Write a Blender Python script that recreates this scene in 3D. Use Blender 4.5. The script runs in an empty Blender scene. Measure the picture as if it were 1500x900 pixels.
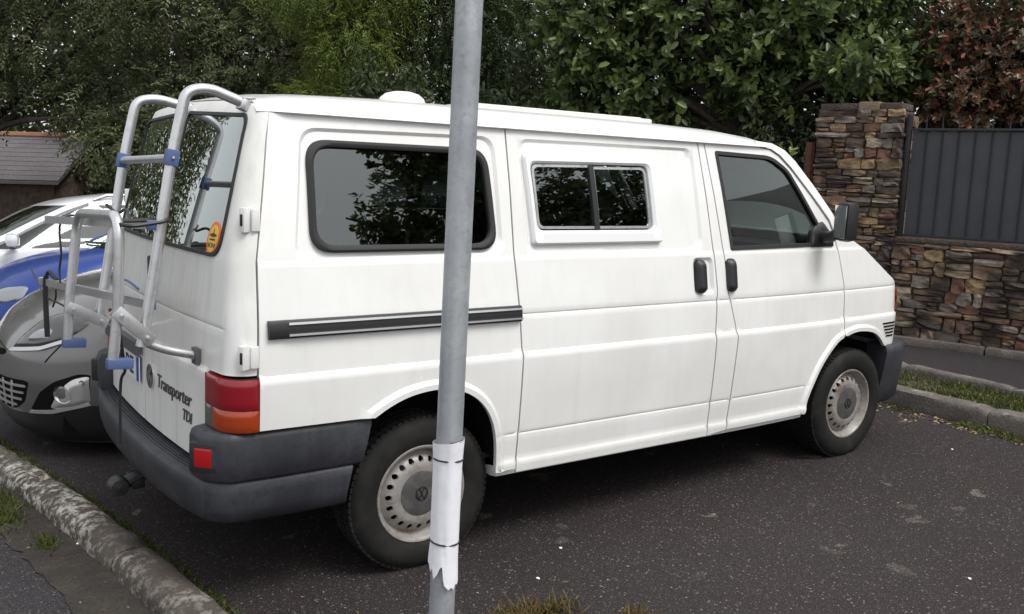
import bpy, bmesh, math, random
import numpy as np
from mathutils import Vector, Matrix
from mathutils.geometry import delaunay_2d_cdt
random.seed(7)
rng = np.random.default_rng(11)
PI = math.pi
scene = bpy.context.scene
COL = scene.collection

# ---------------------------------------------------------------- camera
CAM = (-1.88188, -4.08317, 1.70275)
YAW, PITCH, ROLL, FPX = 0.94653, -0.15645, 0.02752, 1369.7
fw = Vector((math.cos(YAW)*math.cos(PITCH), math.sin(YAW)*math.cos(PITCH), math.sin(PITCH)))
rt = fw.cross(Vector((0, 0, 1))).normalized()
up = rt.cross(fw)
r2 = rt*math.cos(ROLL) + up*math.sin(ROLL)
u2 = -rt*math.sin(ROLL) + up*math.cos(ROLL)
cam = bpy.data.objects.new('camera', bpy.data.cameras.new('camera'))
COL.objects.link(cam)
cam.matrix_world = Matrix(((r2.x, u2.x, -fw.x, CAM[0]), (r2.y, u2.y, -fw.y, CAM[1]),
                           (r2.z, u2.z, -fw.z, CAM[2]), (0, 0, 0, 1)))
cam.data.sensor_width = 36
cam.data.lens = FPX/1500*36
cam.data.clip_end = 2000
scene.camera = cam

# ---------------------------------------------------------------- sky and sun (overcast)
SUN_EL, SUN_AZ = math.radians(58), math.radians(-70)      # azimuth measured from +x towards +y
world = bpy.data.worlds.new('World')
scene.world = world
world.use_nodes = True
wn = world.node_tree.nodes; wl = world.node_tree.links
wn.clear()
wo = wn.new('ShaderNodeOutputWorld'); bg = wn.new('ShaderNodeBackground')
sky = wn.new('ShaderNodeTexSky'); sky.sky_type = 'NISHITA'; sky.sun_disc = False
sky.sun_elevation = SUN_EL; sky.sun_rotation = PI/2 - SUN_AZ
sky.air_density = 1.0; sky.dust_density = 6.0; sky.ozone_density = 1.0
hs = wn.new('ShaderNodeHueSaturation'); hs.inputs['Saturation'].default_value = 0.18
mx = wn.new('ShaderNodeMix'); mx.data_type = 'RGBA'
mx.inputs[0].default_value = 0.55
mx.inputs[7].default_value = (9.0, 9.3, 9.6, 1)           # even cloud layer
wl.new(sky.outputs[0], hs.inputs['Color']); wl.new(hs.outputs[0], mx.inputs[6])
wl.new(mx.outputs[2], bg.inputs[0]); bg.inputs[1].default_value = 0.10
wl.new(bg.outputs[0], wo.inputs[0])
sun = bpy.data.lights.new('sun', 'SUN'); sun.energy = 1.4; sun.angle = math.radians(25)
sun.color = (1.0, 0.97, 0.93)
so = bpy.data.objects.new('sun', sun); COL.objects.link(so)
sd = Vector((math.cos(SUN_EL)*math.cos(SUN_AZ), math.cos(SUN_EL)*math.sin(SUN_AZ), math.sin(SUN_EL)))
so.rotation_euler = sd.to_track_quat('Z', 'Y').to_euler()
so.location = sd*30
vs = scene.view_settings
vs.view_transform = 'Standard'; vs.look = 'None'; vs.gamma = 1; vs.exposure = 0.60; vs.use_curve_mapping = False
scene.cycles.use_denoising = True
scene.cycles.max_bounces = 8; scene.cycles.transparent_max_bounces = 12

# ---------------------------------------------------------------- materials
def nodes_of(m):
    return m.node_tree.nodes, m.node_tree.links
def mat(name, base, rough=0.5, metal=0.0, coat=0.0, vary=None, bump=None, spec=None, streak=None, emit=None):
    """vary=(scale, second colour, lo, hi[, detail]); bump=(scale, strength, distance); streak=(colour, amount)"""
    m = bpy.data.materials.new(name); m.use_nodes = True
    n, l = nodes_of(m); b = n['Principled BSDF']
    b.inputs['Base Color'].default_value = (*base, 1); b.inputs['Roughness'].default_value = rough
    b.inputs['Metallic'].default_value = metal; b.inputs['Coat Weight'].default_value = coat
    b.inputs['Coat Roughness'].default_value = 0.08
    if spec is not None: b.inputs['Specular IOR Level'].default_value = spec
    tc = n.new('ShaderNodeNewGeometry')
    cur = None
    if vary:
        vl = vary if isinstance(vary, list) else [vary]
        for v in vl:
            t = n.new('ShaderNodeTexNoise'); t.inputs['Scale'].default_value = v[0]
            t.inputs['Detail'].default_value = v[4] if len(v) > 4 else 5
            t.inputs['Roughness'].default_value = 0.62
            l.new(tc.outputs['Position'], t.inputs['Vector'])
            r = n.new('ShaderNodeMapRange'); r.inputs[1].default_value = v[2]; r.inputs[2].default_value = v[3]
            l.new(t.outputs['Fac'], r.inputs[0])
            k = n.new('ShaderNodeMix'); k.data_type = 'RGBA'
            if cur is None: k.inputs[6].default_value = (*base, 1)
            else: l.new(cur, k.inputs[6])
            k.inputs[7].default_value = (*v[1], 1)
            l.new(r.outputs[0], k.inputs[0]); cur = k.outputs[2]
    if streak:
        mp = n.new('ShaderNodeMapping'); mp.inputs['Scale'].default_value = (22, 22, 0.9)
        l.new(tc.outputs['Position'], mp.inputs['Vector'])
        t = n.new('ShaderNodeTexNoise'); t.inputs['Scale'].default_value = 1.0; t.inputs['Detail'].default_value = 3
        l.new(mp.outputs[0], t.inputs['Vector'])
        r = n.new('ShaderNodeMapRange'); r.inputs[1].default_value = 0.5; r.inputs[2].default_value = 0.85
        r.inputs[4].default_value = streak[1]
        l.new(t.outputs['Fac'], r.inputs[0])
        k = n.new('ShaderNodeMix'); k.data_type = 'RGBA'
        if cur is None: k.inputs[6].default_value = (*base, 1)
        else: l.new(cur, k.inputs[6])
        k.inputs[7].default_value = (*streak[0], 1)
        l.new(r.outputs[0], k.inputs[0]); cur = k.outputs[2]
    if cur is not None: l.new(cur, b.inputs['Base Color'])
    if bump:
        t = n.new('ShaderNodeTexNoise'); t.inputs['Scale'].default_value = bump[0]; t.inputs['Detail'].default_value = 4
        l.new(tc.outputs['Position'], t.inputs['Vector'])
        bp = n.new('ShaderNodeBump'); bp.inputs['Strength'].default_value = bump[1]
        bp.inputs['Distance'].default_value = bump[2] if len(bump) > 2 else 0.01
        l.new(t.outputs['Fac'], bp.inputs['Height']); l.new(bp.outputs[0], b.inputs['Normal'])
    if emit:
        b.inputs['Emission Color'].default_value = (*emit[0], 1); b.inputs['Emission Strength'].default_value = emit[1]
    return m
def glass_mat(name, tint, refl_rough=0.01, ior=1.52, boost=1.0):
    m = bpy.data.materials.new(name); m.use_nodes = True
    n, l = nodes_of(m); n.clear()
    o = n.new('ShaderNodeOutputMaterial'); mixs = n.new('ShaderNodeMixShader')
    t = n.new('ShaderNodeBsdfTransparent'); t.inputs[0].default_value = (*tint, 1)
    g = n.new('ShaderNodeBsdfGlossy'); g.inputs['Roughness'].default_value = refl_rough
    g.inputs['Color'].default_value = (0.95, 1.0, 0.98, 1)
    f = n.new('ShaderNodeFresnel'); f.inputs['IOR'].default_value = ior
    k = n.new('ShaderNodeMath'); k.operation = 'MULTIPLY'; k.inputs[1].default_value = boost; k.use_clamp = True
    l.new(f.outputs[0], k.inputs[0]); l.new(k.outputs[0], mixs.inputs[0])
    l.new(t.outputs[0], mixs.inputs[1]); l.new(g.outputs[0], mixs.inputs[2]); l.new(mixs.outputs[0], o.inputs[0])
    return m
M = {}
M['paint'] = mat('white_paint', (0.80, 0.80, 0.785), 0.36, coat=0.6, vary=[(.8, (0.66, 0.645, 0.60), 0.54, 0.80), (1.7, (0.73, 0.725, 0.70), 0.45, 0.8), (90, (0.70, 0.69, 0.66), 0.62, 0.85)], streak=((0.62, 0.61, 0.56), 0.28))
M['paint_rear'] = mat('white_paint_grimy', (0.76, 0.76, 0.74), 0.45, coat=0.2, vary=(2.3, (0.66, 0.655, 0.61), 0.42, 0.75), streak=((0.50, 0.49, 0.43), 0.55))
M['bumper'] = mat('weathered_bumper_plastic', (0.022, 0.023, 0.029), 0.5, vary=[(5, (0.046, 0.048, 0.058), 0.42, 0.75), (45, (0.015, 0.016, 0.019), 0.5, 0.8)], streak=((0.07, 0.07, 0.078), 0.35), bump=(220, 0.35, 0.002))
M['black'] = mat('black_plastic', (0.018, 0.018, 0.02), 0.45, bump=(300, 0.15, 0.001))
M['rubber'] = mat('black_rubber', (0.02, 0.02, 0.021), 0.7)
M['tyre'] = mat('tyre_rubber', (0.012, 0.0118, 0.0115), 0.75, vary=(7, (0.034, 0.030, 0.026), 0.48, 0.78), spec=.25, bump=(120, 0.3, 0.003))
M['steel_rim'] = mat('painted_steel_rim', (0.30, 0.285, 0.27), 0.45, metal=0.2, vary=[(9, (0.17, 0.125, 0.095), 0.45, 0.68), (60, (0.38, 0.365, 0.35), 0.5, 0.8)])
M['cap'] = mat('hub_cap_grey', (0.06, 0.058, 0.058), 0.55, vary=(20, (0.12, 0.11, 0.10), 0.45, 0.75))
M['alu'] = mat('brushed_aluminium', (0.66, 0.66, 0.67), 0.34, metal=0.85, vary=(30, (0.48, 0.48, 0.48), 0.5, 0.8))
M['alu_frame'] = mat('white_window_frame', (0.78, 0.78, 0.78), 0.4)
M['chrome'] = mat('chrome', (0.75, 0.75, 0.75), 0.15, metal=1.0)
M['galv'] = mat('galvanised_steel', (0.34, 0.36, 0.385), 0.5, metal=0.35, vary=[(8, (0.46, 0.48, 0.50), 0.42, 0.68), (55, (0.27, 0.29, 0.31), 0.5, 0.75)], streak=((0.55, 0.57, 0.58), 0.5), bump=(90, 0.2, 0.002))
M['blue_clamp'] = mat('blue_plastic_clamp', (0.075, 0.115, 0.25), 0.5)
M['red_lens'] = mat('red_lens', (0.24, 0.005, 0.012), 0.15, coat=0.6)
M['red_reflector'] = mat('red_reflector', (0.36, 0.006, 0.008), 0.15, coat=0.6)
M['amber_lens'] = mat('amber_lens', (0.33, 0.038, 0.006), 0.15, coat=0.6)
M['smoke_lens'] = mat('smoked_lens', (0.10, 0.10, 0.09), 0.12, coat=0.6)
M['dark'] = mat('dark_underbody', (0.008, 0.008, 0.008), 0.95, spec=0.05)
M['trim'] = mat('grey_trim', (0.09, 0.09, 0.095), 0.8)
M['seat'] = mat('blue_grey_seat', (0.10, 0.125, 0.155), 0.85, vary=(60, (0.16, 0.18, 0.21), 0.45, 0.7))
M['glass'] = glass_mat('window_glass', (0.42, 0.47, 0.46), boost=2.0)
M['glass_dark'] = glass_mat('tinted_window_glass', (0.16, 0.18, 0.18), boost=3.0)
M['glass_car'] = glass_mat('car_glass', (0.25, 0.28, 0.28), boost=1.8)
M['paper'] = mat('white_paper', (0.80, 0.80, 0.84), 0.8, vary=(25, (0.70, 0.70, 0.74), 0.5, 0.8), bump=(14, 0.25, 0.01))
M['sticker_o'] = mat('orange_sticker', (0.78, 0.15, 0.01), 0.4)
M['sticker_y'] = mat('yellow_sticker', (0.80, 0.50, 0.04), 0.4)
M['plate'] = mat('number_plate_white', (0.75, 0.75, 0.74), 0.35)
M['plate_blue'] = mat('number_plate_blue', (0.02, 0.06, 0.35), 0.35)
M['lid'] = mat('roof_plastic', (0.74, 0.73, 0.68), 0.5, vary=(14, (0.55, 0.53, 0.46), 0.5, 0.75))

# ---------------------------------------------------------------- helpers
def tag(o, label=None, cat=None, group=None, kind=None):
    if label: o['label'] = label
    if cat: o['category'] = cat
    if group: o['group'] = group
    if kind: o['kind'] = kind
    return o
def empty(name, loc=(0, 0, 0), rot=(0, 0, 0)):
    o = bpy.data.objects.new(name, None); COL.objects.link(o)
    o.location = loc; o.rotation_euler = rot; o.empty_display_size = 0.1
    return o
def mk(name, V, F, m, parent=None, smooth=True, sharp=32):
    me = bpy.data.meshes.new(name)
    me.from_pydata([tuple(map(float, v)) for v in V], [], [tuple(int(i) for i in f) for f in F])
    me.validate()
    if smooth:
        me.polygons.foreach_set('use_smooth', [True]*len(me.polygons))
        if sharp: me.set_sharp_from_angle(angle=math.radians(sharp))
    if isinstance(m, str): m = M[m]
    me.materials.append(m)
    o = bpy.data.objects.new(name, me); COL.objects.link(o)
    if parent is not None: o.parent = parent
    return o
def recalc(o):
    bm = bmesh.new(); bm.from_mesh(o.data); bmesh.ops.recalc_face_normals(bm, faces=bm.faces); bm.to_mesh(o.data); bm.free()
    return o
class MB:
    """collects shapes for ONE mesh"""
    def __init__(s): s.V = []; s.F = []
    def add(s, V, F):
        k = len(s.V); s.V += [tuple(v) for v in V]; s.F += [tuple(i+k for i in f) for f in F]; return s
    def box(s, c, d, rot=None, bev=0.0):
        bm = bmesh.new(); bmesh.ops.create_cube(bm, size=1)
        for v in bm.verts: v.co = Vector((v.co.x*d[0], v.co.y*d[1], v.co.z*d[2]))
        if bev: bmesh.ops.bevel(bm, geom=bm.edges[:], offset=bev, segments=2, affect='EDGES', profile=0.6)
        R = rot if rot is not None else Matrix.Identity(3)
        bm.verts.index_update()
        V = [R @ v.co + Vector(c) for v in bm.verts]; F = [[v.index for v in f.verts] for f in bm.faces]
        bm.free(); return s.add(V, F)
    def tube(s, pts, rad, n=12, caps=True):
        pts = [Vector(p) for p in pts]
        R = rad if hasattr(rad, '__len__') else [rad]*len(pts)
        V = []; F = []
        t0 = (pts[1]-pts[0]).normalized()
        a = t0.orthogonal().normalized()
        for i, p in enumerate(pts):
            if i == 0: t = t0
            elif i == len(pts)-1: t = (pts[i]-pts[i-1]).normalized()
            else: t = ((pts[i+1]-pts[i]).normalized() + (pts[i]-pts[i-1]).normalized()).normalized()
            a = (a - t*a.dot(t)).normalized(); b = t.cross(a)
            for j in range(n):
                th = 2*PI*j/n; V.append(p + (a*math.cos(th) + b*math.sin(th))*R[i])
        for i in range(len(pts)-1):
            for j in range(n):
                F.append((i*n+j, i*n+(j+1) % n, (i+1)*n+(j+1) % n, (i+1)*n+j))
        if caps:
            F.append(tuple(range(n))[::-1]); F.append(tuple((len(pts)-1)*n+j for j in range(n)))
        return s.add(V, F)
    def lathe(s, prof, n=48, c=(0, 0, 0), ax='y', closed=False):
        """prof: (radius, axial)"""
        V = []; F = []
        for (r, h) in prof:
            for j in range(n):
                t = 2*PI*j/n
                if ax == 'y': V.append((c[0]+r*math.cos(t), c[1]+h, c[2]+r*math.sin(t)))
                else: V.append((c[0]+r*math.cos(t), c[1]+r*math.sin(t), c[2]+h))
        m = len(prof)
        for i in range(m if closed else m-1):
            i2 = (i+1) % m
            for j in range(n): F.append((i*n+j, i*n+(j+1) % n, i2*n+(j+1) % n, i2*n+j))
        return s.add(V, F)
    def build(s, name, m, parent=None, smooth=True, sharp=32, fix=True):
        o = mk(name, s.V, s.F, m, parent, smooth, sharp)
        if fix:
            recalc(o)
            if smooth and sharp: o.data.set_sharp_from_angle(angle=math.radians(sharp))
        return o
def fillet(pts, rad, n=6):
    """round the corners of an open 3D polyline"""
    pts = [Vector(p) for p in pts]; out = [pts[0]]
    for i in range(1, len(pts)-1):
        p = pts[i]; a = pts[i-1]-p; b = pts[i+1]-p
        k = min(rad, a.length*0.48, b.length*0.48); A = p+a.normalized()*k; B = p+b.normalized()*k
        for j in range(n+1):
            t = j/n; out.append(A*(1-t)**2 + p*2*t*(1-t) + B*t*t)
    return out + [pts[-1]]
def round_poly(pts, rad, n=6):
    """closed 2D polygon with rounded corners; rad scalar or list"""
    m = len(pts); out = []
    for i in range(m):
        p = np.array(pts[i], float); a = np.array(pts[i-1], float)-p; b = np.array(pts[(i+1) % m], float)-p
        r = rad[i] if hasattr(rad, '__len__') else rad
        k = min(r, np.linalg.norm(a)*0.49, np.linalg.norm(b)*0.49)
        if k < 1e-6: out.append(p); continue
        A = p+a/np.linalg.norm(a)*k; B = p+b/np.linalg.norm(b)*k
        for j in range(n+1):
            t = j/n; out.append(A*(1-t)**2 + p*2*t*(1-t) + B*t*t)
    return np.array(out)
def resample(poly, step, closed=True):
    P = np.asarray(poly, float); out = []
    m = len(P)
    for i in range(m if closed else m-1):
        a = P[i]; b = P[(i+1) % m]; k = max(1, int(math.ceil(np.linalg.norm(b-a)/step)))
        for j in range(k): out.append(a+(b-a)*j/k)
    if not closed: out.append(P[-1])
    return np.array(out)
def spline(pts, n=6):
    P = np.asarray(pts, float); out = []
    for i in range(len(P)-1):
        p0 = P[max(i-1, 0)]; p1 = P[i]; p2 = P[i+1]; p3 = P[min(i+2, len(P)-1)]
        for j in range(n):
            t = j/n
            out.append(0.5*((2*p1)+(-p0+p2)*t+(2*p0-5*p1+4*p2-p3)*t*t+(-p0+3*p1-3*p2+p3)*t**3))
    out.append(P[-1]); return np.array(out)
def inside(P, poly):
    x, y = P[:, 0], P[:, 1]; c = np.zeros(len(P), bool); q = np.asarray(poly)
    a = q; b = np.roll(q, -1, 0)
    for (x1, y1), (x2, y2) in zip(a, b):
        if y1 == y2: continue
        m = ((y1 > y) != (y2 > y)) & (x < (x2-x1)*(y-y1)/(y2-y1)+x1); c ^= m
    return c
def dist_poly(P, poly, closed=True):
    q = np.asarray(poly); a = q if closed else q[:-1]; b = np.roll(q, -1, 0) if closed else q[1:]
    d = np.full(len(P), 1e9)
    for A, B in zip(a, b):
        AB = B-A; L = AB@AB
        t = np.clip(((P-A)@AB)/max(L, 1e-12), 0, 1)
        d = np.minimum(d, np.linalg.norm(P-(A+t[:, None]*AB), axis=1))
    return d
def sstep(x, a, b):
    t = np.clip((x-a)/(b-a), 0, 1); return t*t*(3-2*t)
def offset_line(P, d):
    T = np.gradient(P, axis=0); T /= np.linalg.norm(T, axis=1)[:, None]; return P+np.stack([-T[:, 1], T[:, 0]], 1)*d
def cdt(outline, holes=(), cols=None, rows=None, loops=(), step=0.03, lines=()):
    """triangulated sheet inside outline minus holes, with lattice points and feature loops"""
    outs = resample(outline, step); hs_ = [resample(h, step) for h in holes]; ls = [resample(q, step) for q in loops]
    pts = []; edges = []
    for L in [outs]+hs_+ls:
        k = len(pts); m = len(L); pts += [tuple(p) for p in L]
        edges += [(k+i, k+(i+1) % m) for i in range(m)]
    for L in lines:
        L = resample(L, .014, False); ok = inside(L, outs) & (dist_poly(L, outs) > .004); prev = None
        for p, k_ in zip(L, ok):
            if not k_: prev = None; continue
            pts.append(tuple(p))
            if prev is not None: edges.append((prev, len(pts)-1))
            prev = len(pts)-1
    mn = outs.min(0); mx_ = outs.max(0)
    xs = cols if cols is not None else np.arange(mn[0], mx_[0], step)
    zs = rows if rows is not None else np.arange(mn[1], mx_[1], step)
    G = np.array([(x, z) for x in xs for z in zs if mn[0] < x < mx_[0] and mn[1] < z < mx_[1]])
    if len(G):
        k = inside(G, outs)
        for h in hs_: k &= ~inside(G, h)
        G = G[k]
        d = np.full(len(G), 1e9)
        for L in [outs]+hs_+ls: d = np.minimum(d, dist_poly(G, L))
        dl = np.full(len(G), 1e9)
        for L in ls: dl = np.minimum(dl, dist_poly(G, L))
        for L in lines: dl = np.minimum(dl, dist_poly(G, np.asarray(L), False))
        pts += [tuple(p) for p in G[(d > 0.004) & (dl > 0.009)]]
    V, E, T, *_ = delaunay_2d_cdt([Vector(p) for p in pts], edges, [], 0, 1e-6)
    V = np.array([tuple(v) for v in V]); T = np.array([t for t in T if len(t) == 3])
    C = V[T].mean(1); k = inside(C, outs)
    for h in hs_: k &= ~inside(C, h)
    ar = np.abs(np.cross(V[T][:, 1]-V[T][:, 0], V[T][:, 2]-V[T][:, 0])) if False else np.ones(len(T))
    return V, T[k]
def sheet(name, VT, fmap, m, parent, thick=0.02, flip=False, sharp=35):
    """maps a 2D sheet to 3D with fmap(P, off) and gives it a returned edge"""
    V, T = VT
    used = np.unique(T); re = -np.ones(len(V), int); re[used] = np.arange(len(used)); V = V[used]; T = re[T]
    P = fmap(V, 0.0)
    faces = [tuple(t) if not flip else tuple(t[::-1]) for t in T]
    VV = [tuple(p) for p in P]
    if thick:
        cnt = {}
        for t in faces:
            for i in range(3):
                a, b = t[i], t[(i+1) % 3]; cnt[(a, b)] = 1
        bd = [(a, b) for (a, b) in cnt if (b, a) not in cnt]
        Q = fmap(V, -thick); idx = {}
        for a, b in bd:
            for v in (a, b):
                if v not in idx: idx[v] = len(VV); VV.append(tuple(Q[v]))
            faces.append((b, a, idx[a], idx[b]))
    o = mk(name, VV, faces, m, parent, True, sharp)
    return o
def text2d(s, size=1.0, shear=0.0, bold=0.0, space=1.0, align='CENTER'):
    cu = bpy.data.curves.new('t', 'FONT'); cu.body = s; cu.size = size; cu.shear = shear; cu.offset = bold
    cu.space_character = space; cu.align_x = align; cu.align_y = 'CENTER'; cu.resolution_u = 3
    ob = bpy.data.objects.new('t', cu); COL.objects.link(ob)
    dg = bpy.context.evaluated_depsgraph_get(); me = ob.evaluated_get(dg).to_mesh()
    V = np.array([tuple(v.co)[:2] for v in me.vertices]); F = [tuple(p.vertices) for p in me.polygons]
    ob.evaluated_get(dg).to_mesh_clear(); bpy.data.objects.remove(ob); bpy.data.curves.remove(cu)
    return V, F
def strokes(lines, w):
    V = []; F = []
    for L in lines:
        for a, b in zip(L[:-1], L[1:]):
            a = np.array(a, float); b = np.array(b, float); d = (b-a)/np.linalg.norm(b-a); nrm = np.array([-d[1], d[0]])*w/2
            k = len(V); e = d*w*0.3
            V += [a-nrm-e, b-nrm+e, b+nrm+e, a+nrm-e]; F.append((k, k+1, k+2, k+3))
    return np.array(V), F
def relief(name, VF, fmap, m, parent, h=0.004):
    """2D shapes raised from a surface: fmap(P2, off)"""
    V, F = VF; n = len(V); A = fmap(V, h); B = fmap(V, -0.003)
    faces = list(F); cnt = set()
    for f in F:
        for i in range(len(f)): cnt.add((f[i], f[(i+1) % len(f)]))
    for a, b in cnt:
        if (b, a) not in cnt: faces.append((b, a, a+n, b+n))
    return mk(name, list(A)+list(B), faces, m, parent, False)
def vw_lines():
    V = [[(-.42, .82), (0, -.02+.12), (.42, .82)]]
    Wl = [[(-.86, .30), (-.40, -.78), (0, .02), (.40, -.78), (.86, .30)]]
    return V+Wl
def ring2d(r0, r1, n=32):
    V = []; F = []
    for j in range(n):
        t = 2*PI*j/n; V += [(r0*math.cos(t), r0*math.sin(t)), (r1*math.cos(t), r1*math.sin(t))]
    for j in range(n):
        k = (j+1) % n; F.append((2*j, 2*j+1, 2*k+1, 2*k))
    return np.array(V), F
def join2d(*vf):
    V = []; F = []
    for v, f in vf:
        k = len(V); V += [tuple(p) for p in v]; F += [tuple(i+k for i in q) for q in f]
    return np.array(V), F
# ================================================================ the white van
RAKE = 0.017
van = empty('parked_van', (0, 0, 0.002+RAKE*1.46), (0, RAKE, 0))
tag(van, 'white panel van with black bumpers, parked behind the grey steel pole', 'van')
def wz(x): return 0.32+RAKE*x-(0.002+RAKE*1.46)      # height of a wheel centre in the van's own frame
_zk = np.array([.20, .32, .506, .70, .865, 1.05, 1.265, 1.55, 1.816, 1.95])
_wk = np.array([.875, .893, .9075, .917, .920, .904, .868, .805, .734, .700])
_zz = np.linspace(.2, 1.95, 351); _ww = np.interp(_zz, _zk, _wk)
_ker = np.exp(-0.5*(np.arange(-20, 21)/8.0)**2); _ker /= _ker.sum()
_ww = np.convolve(np.pad(_ww, 20, mode='reflect', reflect_type='odd'), _ker, 'valid')
def halfw(z): return np.interp(z, _zz, _ww)
def taper(x):
    t = 0.0327*np.maximum(0, x-1.7)**2
    c = np.clip(x-3.32, 0, 0.20)
    return t + (0.21-np.sqrt(0.0441-c*c))
ARCH_R = spline([(-.262, .668), (-.20, .703), (-.124, .733), (-.04, .749), (.039, .751), (.12, .737), (.20, .699), (.262, .640), (.303, .562), (.325, .46), (.332, .345)], 5)
ARCH_F = spline([(2.462, .345), (2.475, .42), (2.508, .50), (2.582, .622), (2.698, .731), (2.800, .767), (2.920, .784), (3.064, .770), (3.160, .735), (3.245, .668)], 5)
Q_REC = round_poly([(-.565, 1.272), (.372, 1.284), (.378, 1.777), (-.500, 1.766)], .07)
S_REC = round_poly([(.505, 1.276), (1.592, 1.278), (1.588, 1.782), (.500, 1.776)], .06)
H_REC = round_poly([(1.508, 1.062), (1.652, 1.062), (1.650, 1.246), (1.508, 1.246)], .03)
def inner(poly, d):
    c = poly.mean(0); e = poly-c; s = (np.abs(e).max(0)-d)/np.abs(e).max(0); return c+e*s
def sdisp(P):
    x, z = P[:, 0], P[:, 1]
    d = 0.006 - 0.013*sstep(z, .853, .868)                       # ledge under the crease
    d -= 0.004*sstep(z, 1.262, 1.272)
    d -= 0.005*np.exp(-((z-1.029)/0.0028)**2)*(x > .42)          # pressed lines
    d -= 0.004*np.exp(-((z-.507)/0.0028)**2)
    d += 0.008*(1-sstep(z, .375, .392))*(x > .35)*(x < 2.5)      # sill ledge
    for rec, dep in ((Q_REC, .012), (S_REC, .012), (H_REC, .014)):
        m = inside(P, rec); dd = np.where(m, dist_poly(P, rec), 0); d -= dep*sstep(dd, 0, .014)
    for arch in (ARCH_R, ARCH_F):
        near = (np.abs(x-arch[:, 0].mean()) < .6) & (z < .9)
        if near.any():
            dd = dist_poly(P[near], arch, False); d[near] += .014*(1-sstep(dd, .022, .040))
    return d
def smap(sgn):
    def f(P, off):
        w = halfw(P[:, 1]) - taper(P[:, 0]) + sdisp(P) + off
        return np.stack([P[:, 0], sgn*w, P[:, 1]], 1)
    return f
def spt(x, z, off=0.0, sgn=-1):
    return Vector(smap(sgn)(np.array([[x, z]]), off)[0])
ROWS = np.unique(np.round(np.concatenate([np.arange(.33, 1.82, .028), [.500, .504, .507, .510, .514, .376, .384, .392, .853, .858, .863, .868, 1.022, 1.026, 1.029, 1.032, 1.036, 1.260, 1.266, 1.272]]), 4))
def drop_near(rows):
    keep = [rows[0]]
    for r in rows[1:]:
        if r-keep[-1] >= 0.0028: keep.append(r)
    return np.array(keep)
ROWS = drop_near(ROWS)
G = 0.004
seamR = lambda z: np.interp(z, [.3, .866, 1.037, 1.273, 1.814, 1.87], [-.723, -.723, -.716, -.709, -.616, -.600])
top = lambda x: 1.812
FD_REAR = [(1.680, 1.812), (1.740, 1.239), (1.757, 1.060), (1.812, .885), (1.822, .825), (1.806, .50), (1.800, .345)]
def shift(pts, dx): return [(x+dx, z) for x, z in pts]
quarter = [(seamR(z)+G, z) for z in np.linspace(.672, 1.812, 14)] + [(.443-G, 1.812), (.425-G, 1.264), (.448-G, .857), (.443-G, .345)] + [tuple(p) for p in ARCH_R[::-1]] + []
slide = [(.443+G, 1.812), (.425+G, 1.264), (.448+G, .857), (.443+G, .33), (1.655-G, .33), (1.660-G, .865), (1.674-G, 1.084), (1.632-G, 1.812)]
bpil = [(1.632+G, 1.812), (1.674+G, 1.084), (1.660+G, .865), (1.655+G, .33)] + shift(FD_REAR[::-1], -G)
fdoor = shift(FD_REAR, G) + [(2.455, .345)] + [tuple(p) for p in ARCH_F[1:] if p[0] < 2.770] + [(2.776-G, .770), (2.778-G, .86), (2.785-G, 1.03), (2.745-G, 1.22), (2.715-G, 1.33), (2.665, 1.425), (2.50, 1.578), (2.36, 1.705), (2.270, 1.772), (2.200, 1.802), (2.08, 1.812)]
wing = [(2.780+G, .86), (2.785+G, 1.03), (2.745+G, 1.22), (2.722+G, 1.318), (2.80, 1.335), (2.885, 1.322), (3.02, 1.262), (3.155, 1.182), (3.30, 1.098), (3.455, 1.020), (3.478, .995), (3.500, .86), (3.505, .70), (3.49, .668)] + [tuple(p) for p in ARCH_F[::-1] if p[0] > 2.790] + [(2.776+G, .772)]
apil = [(2.08, 1.817), (2.200, 1.808), (2.273, 1.778), (2.364, 1.711), (2.504, 1.584), (2.669, 1.431), (2.719, 1.338), (2.79, 1.345), (2.735, 1.455), (2.560, 1.625), (2.42, 1.750), (2.335, 1.805), (2.22, 1.838), (2.08, 1.845)]
QWIN = round_poly([(-.492, 1.309), (.340, 1.309), (.328, 1.720), (-.478, 1.720)], .088, 8)
SWIN_O = round_poly([(.532, 1.322), (1.312, 1.325), (1.297, 1.728), (.520, 1.714)], .018, 4)
SWIN_I = round_poly([(.562, 1.382), (1.262, 1.382), (1.258, 1.684), (.553, 1.672)], .035, 6)
FWIN = round_poly([(1.797, 1.281), (2.640, 1.295), (2.600, 1.392), (2.340, 1.700), (2.200, 1.768), (1.754, 1.776)], [.012, .01, .01, .05, .06, .015], 5)
FWIN_HOLE = round_poly([(1.797, 1.281), (2.600, 1.290), (2.570, 1.402), (2.335, 1.700), (2.200, 1.768), (1.754, 1.776)], [.012, .01, .01, .05, .06, .015], 5)
def scale_poly(p, d): return inner(p, d)

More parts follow.
